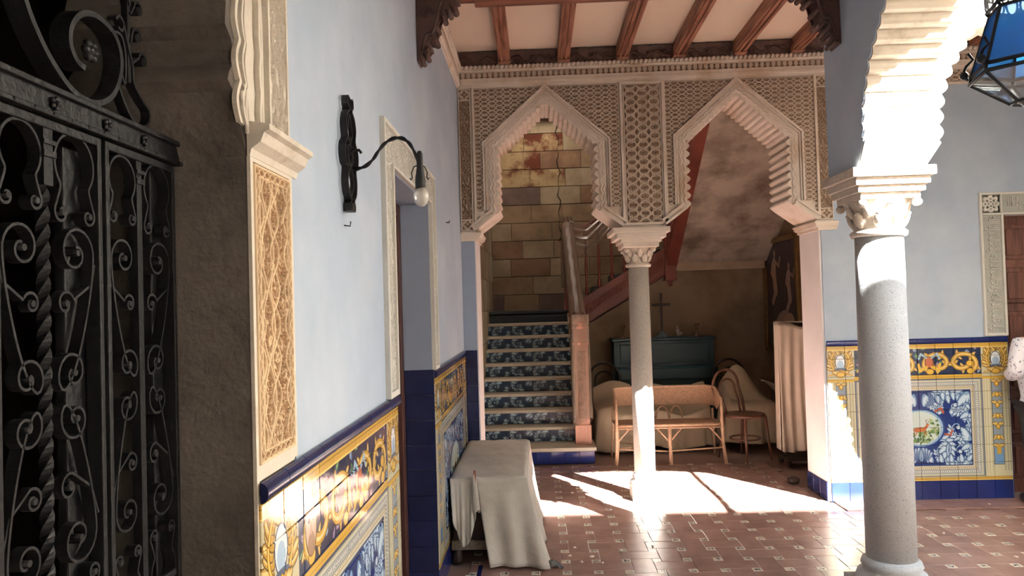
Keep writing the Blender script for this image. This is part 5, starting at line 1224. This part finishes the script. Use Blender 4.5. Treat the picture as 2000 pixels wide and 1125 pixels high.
# ------------------------------------------------------------------ bentwood chairs
M_BENT = mat('bentwood', '6b4636', .35, var=.12, bump=.15, spec=.6); M_BENTD = mat('bentwood_dark', '2c2320', .35, var=.12)
def chair(x, y, rot, lab, m, hs=1.0):
    t = thing('bentwood_chair', (x, y, 0), lab, 'chair'); t.rotation_euler = (0, 0, 0)
    c, s = math.cos(rot), math.sin(rot)
    def W(px, py, pz): return (x+c*px-s*py, y+s*px+c*py, pz)
    def T(name, P, r, closed=False, par=t, n=9): return MB().tube([W(*p) for p in P], r, n, closed=closed).build(name, m, par)
    mb = MB(); mb.lathe([(.19, .435), (.205, .440), (.208, .455), (.200, .466), (.17, .462), (.05, .456), (.004, .455)], W(0, 0, 0)[:2]+(0,), 32); mb.build('seat', m, t)
    for sx in (-1, 1):
        T('leg', [(sx*.145, -.14, .44), (sx*.155, -.155, .25), (sx*.175, -.18, 0)], [.016, .014, .011])
        T('leg', [(sx*.13, .15, .44), (sx*.14, .17, .25), (sx*.165, .215, 0)], [.015, .014, .011])
    T('stretcher', [(.150*math.cos(a), .150*math.sin(a), .215) for a in np.linspace(0, 2*PI, 25)[:-1]], .010, True)
    def loop(w, z0, z1, yb, lean): 
        P = []
        for a in np.linspace(0, PI, 21):
            P.append((w*math.cos(a), yb+lean, z1-w*1.0+w*math.sin(a)))
        return [(w*.86, yb-.02, z0), (w*.98, yb+lean*.35, z0+.14)]+P+[(-w*.98, yb+lean*.35, z0+.14), (-w*.86, yb-.02, z0)]
    T('back_loop', loop(.185, .44, .90, .165, .085), .0145); T('inner_loop', loop(.115, .45, .80, .165, .065), .011)
    return t
chair(2.08, 7.68, .55, 'brown bentwood chair with double loop back beside the wicker settee', M_BENT)
chair(2.33, 8.95, .05, 'dark bentwood chair with only its loop back showing, right of the piano', M_BENTD)
chair(.74, 8.86, -.2, 'dark bentwood chair half hidden behind the newel post', M_BENTD)

# ------------------------------------------------------------------ wicker settee
se = thing('wicker_settee', (1.28, 7.7, 0), 'low wicker settee with woven band back and three front legs behind the column', 'settee')
M_WICK = mat('wicker_cane', 'b39074', .5, var=.18, vscale=40, bump=.4, bscale=90); M_WEAVE = mat('wicker_weave', 'ab866a', .6, var=.2, vscale=60, bump=.9, bscale=120)
xa, xb, yf_, yb_ = .755, 1.805, 7.50, 7.93
def rail(t):   # barrel curve seen from above, t 0..1 from front-left round the back to front-right
    r = .19; segs = [(xa, yf_), (xa, yb_-r)]+[(xa+r-r*math.cos(a), yb_-r+r*math.sin(a)) for a in np.linspace(0, PI/2, 8)[1:]]
    segs += [(xb-r+r*math.sin(a), yb_-r+r*math.cos(a)) for a in np.linspace(0, PI/2, 8)]+[(xb, yf_)]
    L = [0]
    for i in range(len(segs)-1): L.append(L[-1]+math.dist(segs[i], segs[i+1]))
    s = t*L[-1]
    for i in range(len(segs)-1):
        if s <= L[i+1]+1e-9: q = (s-L[i])/max(1e-9, L[i+1]-L[i]); return (segs[i][0]+(segs[i+1][0]-segs[i][0])*q, segs[i][1]+(segs[i+1][1]-segs[i][1])*q)
    return segs[-1]
def ztop(t): e = min(t, 1-t); return .61+.115*min(1, e/.16)**.6
wv = MB()
def weave(u, v):
    x, y = rail(.04+u*.92); zt = ztop(.04+u*.92); h = .19*min(1, (min(u, 1-u)+.04)/.12); z = zt-h*v
    k = .004*math.sin(u*150)*math.sin(v*34+(PI if int(u*150/PI) % 2 else 0)); cx = (xa+xb)/2; return (x+(k if x > cx else -k)*.5, y+k, z)
wv.grid(weave, 220, 18); wv.build('woven_back', M_WEAVE, se, solid=.006)
MB().tube([(*rail(t), ztop(t)+.006) for t in np.linspace(.02, .98, 60)], .013, 8).build('top_rail', M_WICK, se)
MB().box(xa+.01, xb-.01, yf_, yb_-.03, .375, .395).build('seat', M_WEAVE, se, bevel=.01)
MB().tube([(xa, yf_, .392), (xb, yf_, .392)], .016, 8).tube([(xa, yf_-.006, .365), (xb, yf_-.006, .365)], .008, 8).tube([(xa, yb_-.05, .385), (xb, yb_-.05, .385)], .012, 8).tube([(xa, yf_, .39), (xa, yb_-.05, .39)], .012, 8).tube([(xb, yf_, .39), (xb, yb_-.05, .39)], .012, 8).build('seat_rail', M_WICK, se)
for x in (xa, (xa+xb)/2, xb):
    d = -.02 if x == xa else (.02 if x == xb else 0)
    MB().tube([(x, yf_, .66 if d else .39), (x, yf_, .39), (x+d*.3, yf_-.01, .2), (x+d, yf_-.03, 0)], [.013, .017, .016, .014], 9).tube([(x+.014, yf_, .38), (x+.014, yf_, .2), (x+.014+d, yf_-.03, 0)], .009, 7).build('leg', M_WICK, se)
    if x != (xa+xb)/2: MB().tube([(x, yb_-.05, .5), (x, yb_-.05, .3), (x+d, yb_, 0)], [.013, .014, .012], 8).build('leg', M_WICK, se)
    for s in (-1, 1):
        if xa-.01 < x+s*.15 < xb+.01: MB().tube([(x, yf_, .22), (x+s*.13, yf_, .372)], .008, 7).build('brace', M_WICK, se)
for k in range(3):
    cx = 1.28+(k-1)*.145; MB().tube([(cx+.065*math.cos(a), yb_-.03, .40+.13*math.sin(a)) for a in np.linspace(0, PI, 16)], .008, 7).build('back_loop', M_WICK, se)
MB().tube([(xa, yf_, .16), (1.28, yf_+.06, .12), (xb, yf_, .16)], .009, 7).tube([(xa, yf_, .16), (1.1, yb_-.1, .14), (xa+.02, yb_-.05, .16)], .008, 7).build('stretcher', M_WICK, se)

# ------------------------------------------------------------------ covered furniture behind it
def bump(x, y, L): return max(h*math.exp(-((x-cx)/sx_)**2-((y-cy)/sy_)**2) for cx, cy, sx_, sy_, h in L)
o = drape('covered_armchair', M_SHEET2, (.81, 8.30), .22, .28, lambda x, y: .50+.20*math.exp(-((y-8.5)/.16)**2)+.04*math.cos((x-.83)*9), lambda a: .03, .02, 7, .012, 1)
tag(o, 'armchair hidden under a beige cloth beside the newel post', 'covered furniture')
o = drape('covered_sofa', M_SHEET2, (1.50, 8.46), .38, .32, lambda x, y: .42+.24*math.exp(-((y-8.6)/.14)**2)+.03*math.sin(x*11), lambda a: .04+.02*math.sin(a*5), .03, 11, .025, 2)
tag(o, 'long low sofa under a beige cloth behind the wicker settee', 'covered furniture')
o = drape('covered_armchair', M_SHEET2, (2.30, 8.32), .28, .30, lambda x, y: .50+.42*math.exp(-((x-2.18)/.20)**2-((y-8.35)/.25)**2)+.02*math.sin(x*14), lambda a: .10+.30*(math.cos(a) > .55)*1.0*math.cos(a), .06, 8, .03, 3)
tag(o, 'peaked armchair under a beige cloth behind the bentwood chair', 'covered furniture')
o = MB().grid(lambda u, v: (2.42+.33*v+.02*math.sin(u*9), 7.98+.34*u, .74-.36*v**1.5-.03*math.sin(u*7)*v+.06*(1-u)*v), 20, 14).build('cloth_corner', M_SHEET2, None, solid=.004, loc=(2.5, 8.1, .4)); tag(o, 'stiff beige cloth corner jutting to the right off the covered armchair', 'cloth')

# ------------------------------------------------------------------ upright piano and what stands on it
M_PIANO = mat('piano_teal', '16414d', .35, var=.1, spec=.6)
pn = thing('upright_piano', (1.6, 9.7, 0), 'dark teal upright piano against the wall under the stairs', 'piano')
MB().box(.96, 2.24, 9.58, 9.95, .06, 1.13).build('case', M_PIANO, pn, bevel=.008)
MB().box(.94, 2.26, 9.55, 9.96, 1.13, 1.16).build('lid', M_PIANO, pn, bevel=.006)
MB().box(.98, 2.22, 9.30, 9.60, .66, .80).build('key_shelf', M_PIANO, pn, bevel=.012)
MB().box(1.04, 2.16, 9.565, 9.585, .84, 1.09).build('front_panel', M_PIANO, pn, bevel=.006)
for x in (1.02, 2.18): MB().lathe([(.03, 0), (.035, .05), (.025, .12), (.034, .3), (.022, .5), (.035, .62), (.035, .66)], (x, 9.36, 0), 14).build('leg', M_PIANO, pn)
MB().box(.96, 2.24, 9.45, 9.60, 0, .08).build('toe_block', M_PIANO, pn, bevel=.006)
cf = thing('crucifix', (1.61, 9.74, 1.16), 'dark standing crucifix on a stepped base on top of the piano', 'crucifix')
MB().box(1.595, 1.625, 9.73, 9.75, 1.23, 1.74).box(1.49, 1.73, 9.73, 9.75, 1.57, 1.605).build('cross', M_CHEST, cf, bevel=.003)
MB().box(1.53, 1.69, 9.68, 9.80, 1.16, 1.185).box(1.555, 1.665, 9.70, 9.78, 1.185, 1.21).box(1.58, 1.64, 9.715, 9.765, 1.21, 1.24).build('stepped_base', M_PIANO, cf)
for x, lab in ((1.10, 'glass candlestick at the left end of the piano top'), (2.06, 'glass candlestick at the right end of the piano top')):
    t = thing('candlestick', (x, 9.74, 1.16), lab, 'candlestick'); MB().lathe([(.04, 0), (.035, .012), (.012, .03), (.010, .08), (.018, .10), (.012, .12), (.035, .155), (.04, .17)], (x, 9.74, 1.16), 18).build('glass_stem', mat('smoked_glass', '6d5540', .15, spec=.8), t)
t = thing('figurine', (1.84, 9.74, 1.16), 'small pale figurine between the crucifix and the right candlestick', 'figurine')
MB().ell((1.84, 9.74, 1.195), .045, .035, .035, 12, 8).ell((1.815, 9.735, 1.24), .028, .022, .035, 10, 8).ell((1.81, 9.73, 1.285), .016, .016, .02, 10, 8).build('figure', mat('pale_porcelain', 'a79a8a', .3), t)

# ------------------------------------------------------------------ painting on the right wall
pt = thing('framed_painting', (3.05, 9.3, 1.65), 'large dark gilt-framed figure painting on the right wall of the stair hall', 'painting')
MC = image_mat('painting_canvas', canvas_picture(), 1, 9.86, 8.70, .99, 2.33, rough=.35)
MB().box(3.030, 3.044, 8.72, 9.86, .99, 2.33).build('canvas', MC, pt)
M_GILT = mat('dull_gilt', '7d6038', .4, metal=.3, var=.2, vscale=20, bump=.3)
for y0, y1, z0, z1 in ((9.86, 9.93, .93, 2.39), (8.65, 8.72, .93, 2.39), (8.72, 9.86, 2.33, 2.39), (8.72, 9.86, .93, .99)): MB().box(2.995, 3.055, y0, y1, z0, z1).build('frame_side', M_GILT, pt, bevel=.012)

# ------------------------------------------------------------------ tall stand under a sheet by the right pier
sd = thing('display_stand', (2.52, 7.35, 0), 'dark wheeled stand whose feet show below the cream sheet', 'stand')
MB().box(2.36, 2.39, 7.33, 7.37, .08, 1.385).box(2.66, 2.69, 7.33, 7.37, .08, 1.385).box(2.36, 2.69, 7.33, 7.37, 1.35, 1.385).box(2.34, 2.71, 7.20, 7.50, .07, .11).build('frame', M_CHEST, sd, bevel=.004)
for x in (2.37, 2.67):
    for y in (7.23, 7.47): MB().tube([(x-.014, y, .037), (x+.014, y, .037)], .035, 16).box(x-.008, x+.008, y-.012, y+.012, .04, .09).build('caster', M_CHEST, sd)
def sheet(u, v):
    x = 2.325+.385*u; k = .5-.5*math.cos(v*PI); f = .045+.018*math.sin(u*26+1.5*math.sin(v*3))*min(1, v*1.6)+.02*math.sin(u*9+v*2)*v
    z = 1.40-(1.245+.02*math.sin(u*6))*v+.0-.05*math.exp(-((u-.6)/.25)**2)*math.exp(-(v/.1)**2); return (x+.012*v*(u-.5), 7.33-f-.01*math.exp(-((v-.12)/.1)**2)*math.cos(u*7), z)
mb = MB(); mb.grid(sheet, 60, 30); mb.grid(lambda u, v: (2.325+.385*u, 7.285+.13*v, 1.40+.004*math.sin(u*20)), 20, 4); mb.grid(lambda u, v: (2.325-.01*v, 7.285+.13*u+.01*math.sin(u*9)*v, 1.40-1.24*v), 8, 20); mb.grid(lambda u, v: (2.325+.385*u, 7.415+.02*v, 1.40-1.24*v), 20, 10)
o = mb.build('cream_sheet', M_SHEET3, None, solid=.004, loc=(2.52, 7.35, 0)); tag(o, 'cream sheet hanging straight over the tall stand behind the right pier', 'cloth')
o = MB().lathe([(.02, 0), (.05, .015), (.05, .05), (.02, .065)], (2.20, 6.62, 0), 18).build('rope_coil', M_CHEST, None, loc=(2.20, 6.62, 0)); tag(o, 'small dark roll on the floor just inside the right pier', 'roll')

# ------------------------------------------------------------------ plastic sheeting over the newels and rail
M_PLAS = glassy('plastic_film', 'b8a592', .66, .32, .35)
pp = thing('plastic_film', (.437, 7.86, .3), 'clear plastic film wrapped round the lower newel post', 'plastic sheet')
MB().grid(lambda u, v: (.437+(.088+.012*math.sin(u*2*PI*5+v*3)+.01*v)*max(-1, min(1, 1.35*math.cos(2*PI*u))), 7.86+(.088+.012*math.sin(u*2*PI*5+v*3)+.01*v)*max(-1, min(1, 1.35*math.sin(2*PI*u))), 1.52-1.12*v-.04*math.sin(u*2*PI*2)*v), 64, 20, True).build('wrap', M_PLAS, pp)
MB().grid(lambda u, v: (.425+(.082+.004*math.sin(v*31+u*25))*math.cos(2*PI*u), 7.90+1.95*v, zl(7.90+1.95*v)+.05+(.085+.005*math.sin(v*37+u*19))*math.sin(2*PI*u)-(.10 if math.sin(2*PI*u) < -.2 else 0)*(.6+.4*math.sin(v*9))), 20, 40, True).build('rail_wrap', M_PLAS, pp)
pq = thing('plastic_film', (.42, 9.85, 2.0), 'crumpled plastic film tied over the upper newel and draped along the rising handrail', 'plastic sheet')
MB().grid(lambda u, v: (.425+(.05+.05*v**.5+.014*math.sin(u*2*PI*6+v*4))*math.cos(2*PI*u), 9.90+(.05+.05*v**.5+.014*math.sin(u*2*PI*6+v*4))*math.sin(2*PI*u), 2.80-.95*v), 60, 20, True).build('wrap', M_PLAS, pq)
def sw(u, v):
    x = .46+.85*u; zt = 2.74-.10*math.sin(PI*min(1, u*1.3))*1.0+.10*u; zt = max(zt, zf(x)+1.02); L = .36-.10*u+.06*math.sin(u*8)
    return (x, 9.84-.05*v-.03*math.sin(u*11+v*9)*v-.015*math.sin(v*26+u*8), zt-L*v-.05*math.sin(u*PI)*v)
MB().grid(sw, 60, 30).build('swag', M_PLAS, pq)

rp = [(4.05, 3.78, 3.62), (3.98, 3.45, 3.42), (3.70, 3.40, 3.04), (3.40, 3.40, 2.60), (3.18, 3.40, 2.31), (3.08, 3.40, 2.19), (2.99, 3.39, 2.10), (2.93, 3.36, 1.9), (2.90, 3.33, 1.3), (2.90, 3.32, .02)]
t = thing('patio_rope', (2.90, 3.32, 0), 'slack rope hanging from the patio wall outside the frame, its shadow crossing the sunlit floor', 'rope'); MB().tube(rp, .028, 8).build('rope', M_SHEET, t); MB().lathe([(.05, 0), (.05, .02), (.02, .05), (.018, .06)], (2.90, 3.32, 0), 16).build('weight', M_IRON, t)
# ------------------------------------------------------------------ crumbs and chips on the floor
M_CHIP = mat('chip', 'd9cec0', .8)
spots = [(.30, 4.83), (.23, 4.74), (.36, 4.72), (.50, 4.93), (.20, 5.02), (.72, 5.02), (.30, 6.6), (.25, 6.45), (.33, 6.7), (.48, 6.9), (-.48, 4.52), (3.43, 5.86), (3.60, 5.35), (.16, 4.86), (1.45, 6.75), (2.9, 4.7), (2.72, 5.18), (.62, 6.75)]
wh = ['near the crumpled rag', 'beside the rag', 'in front of the chest', 'on the glossy tiles', 'behind the rag', 'on the glossy tiles right of the rag', 'in the shade near the stair', 'in the shade beside the stair platform', 'just inside the arcade', 'before the settee', 'at the foot of the left wall', 'by the tiled dado on the right', 'in front of the tiled dado', 'touching the chest sheet', 'right of the column', 'right of the patio column', 'behind the patio column', 'beside the column shadow']
for (x, y), w_ in zip(spots, wh):
    mb = MB(); r = random.uniform(.009, .016); mb.ell((x, y, r*.45), r*1.3, r*.8, r*.5, 6, 4, Matrix.Rotation(random.random()*3, 3, 'Z')); o = mb.build('plaster_chip', M_CHIP, None, loc=(x, y, 0)); tag(o, 'pale plaster chip on the floor '+w_, 'chip', 'plaster chips on the floor')

# ------------------------------------------------------------------ visitor at the right edge
def skin(name, V, E, R, m, parent, subd=2, flat=1.0):
    me = bpy.data.meshes.new(name); w = wloc(parent); me.from_pydata([(v[0]-w.x, v[1]-w.y, v[2]-w.z) for v in V], E, []); o = bpy.data.objects.new(name, me); COL.objects.link(o); o.parent = parent
    md = o.modifiers.new('skin', 'SKIN'); lay = me.skin_vertices[0] if me.skin_vertices else None
    if lay is None:
        bm = bmesh.new(); bm.from_mesh(me); bm.verts.layers.skin.verify(); bm.to_mesh(me); bm.free(); lay = me.skin_vertices[0]
    for i, r in enumerate(R):
        lay.data[i].radius = r if isinstance(r, tuple) else (r, r)
    lay.data[0].use_root = True; md.use_smooth_shade = True
    if subd: s = o.modifiers.new('sub', 'SUBSURF'); s.levels = subd; s.render_levels = subd
    me.materials.append(m); return o
px, py = 3.82, 5.76
pe = thing('person', (px, py, 0), 'grey-haired person in white patterned shirt and black trousers at the right edge', 'person')
M_SKIN = mat('skin', 'c79a80', .5)
V = [(px, py, .80), (px, py, 1.0), (px, py-.01, 1.18), (px, py, 1.29), (px, py+.01, 1.36), (px, py+.03, 1.42), (px, py+.03, 1.49)]
R = [(.14, .10), (.13, .10), (.15, .10), (.07, .06), (.05, .05), (.075, .085), (.06, .07)]; Ed = [(i, i+1) for i in range(6)]
for s in (-1, 1):
    n = len(V); V += [(px+s*.16, py-.01, 1.245), (px+s*.215, py-.02, 1.02), (px+s*.15, py+.19, .98), (px+s*.10, py+.25, .99)]; R += [.055, .042, .03, (.028, .02)]; Ed += [(2, n), (n, n+1), (n+1, n+2), (n+2, n+3)]
    n = len(V); V += [(px+s*.085, py, .74), (px+s*.09, py-.01, .43), (px+s*.095, py+.01, .08), (px+s*.10, py+.12, .035)]; R += [.085, .058, .038, (.04, .025)]; Ed += [(0, n), (n, n+1), (n+1, n+2), (n+2, n+3)]
body = skin('body', V, Ed, R, M_SKIN, pe)
for s in (-1, 1):
    for k in range(5):
        a = (k-2)*.013; th = k == 0; b0 = (px+s*(.10), py+.25, .99+(a if not th else .03))
        L = (.045, .06, .068, .062, .048)[k]; P = [b0, (b0[0]-s*L*.45, b0[1]+.012+(.01 if th else 0), b0[2]-.004), (b0[0]-s*L*.9, b0[1]+.004, b0[2]-.012)]
        skin('finger', P, [(0, 1), (1, 2)], [.009, .008, .0065], M_SKIN, pe, 1)
sh = mat('patterned_shirt', 'dcdce4', .8, col2='6f6f86', c2scale=42, c2pos=(.57, .61))
skin('shirt', [(px, py, .99), (px, py, .80), (px, py, 1.19), (px, py, 1.28), (px-.175, py-.01, 1.235), (px-.222, py-.02, 1.02), (px-.165, py+.15, .985), (px+.175, py-.01, 1.235), (px+.222, py-.02, 1.02), (px+.165, py+.15, .985), (px, py, .74)],
     [(0, 1), (1, 10), (0, 2), (2, 3), (2, 4), (4, 5), (5, 6), (2, 7), (7, 8), (8, 9)], [(.175, .14), (.185, .15), (.185, .13), (.085, .075), .075, .062, .052, .075, .062, .052, (.19, .15)], sh, pe)
skin('trousers', [(px, py, .80), (px-.09, py, .72), (px-.095, py-.01, .43), (px-.10, py+.01, .07), (px+.09, py, .72), (px+.095, py-.01, .43), (px+.10, py+.01, .07)], [(0, 1), (1, 2), (2, 3), (0, 4), (4, 5), (5, 6)], [(.15, .12), .105, .08, .06, .105, .08, .06], mat('black_trousers', '1d1d22', .8, var=.1), pe)
hm = MB(); hm.ell((px, py+.015, 1.475), .098, .112, .105, 20, 14).ell((px, py-.03, 1.43), .088, .07, .085, 16, 10); hm.build('hair', mat('grey_hair', '8d7f78', .7, var=.25, vscale=40, bump=.6, bscale=70), pe)
fc = MB(); fc.ell((px, py+.128, 1.445), .014, .022, .022, 10, 8)
for s in (-1, 1): fc.ell((px+s*.088, py+.03, 1.445), .012, .02, .028, 8, 6).ell((px+s*.032, py+.108, 1.465), .013, .010, .008, 8, 6)
fc.ell((px, py+.115, 1.405), .024, .010, .007, 8, 6); fc.build('face', M_SKIN, pe)
for s in (-1, 1): MB().grid(lambda u, v: (px+s*.10+.045*math.cos(2*PI*u)*math.sin(PI*(.08+.84*v)), py+.055+.125*math.sin(2*PI*u)*math.sin(PI*(.08+.84*v)), .045-.045*math.cos(PI*v)+.0), 20, 10, True).build('shoe', mat('dark_shoe', '26221f', .5), pe)
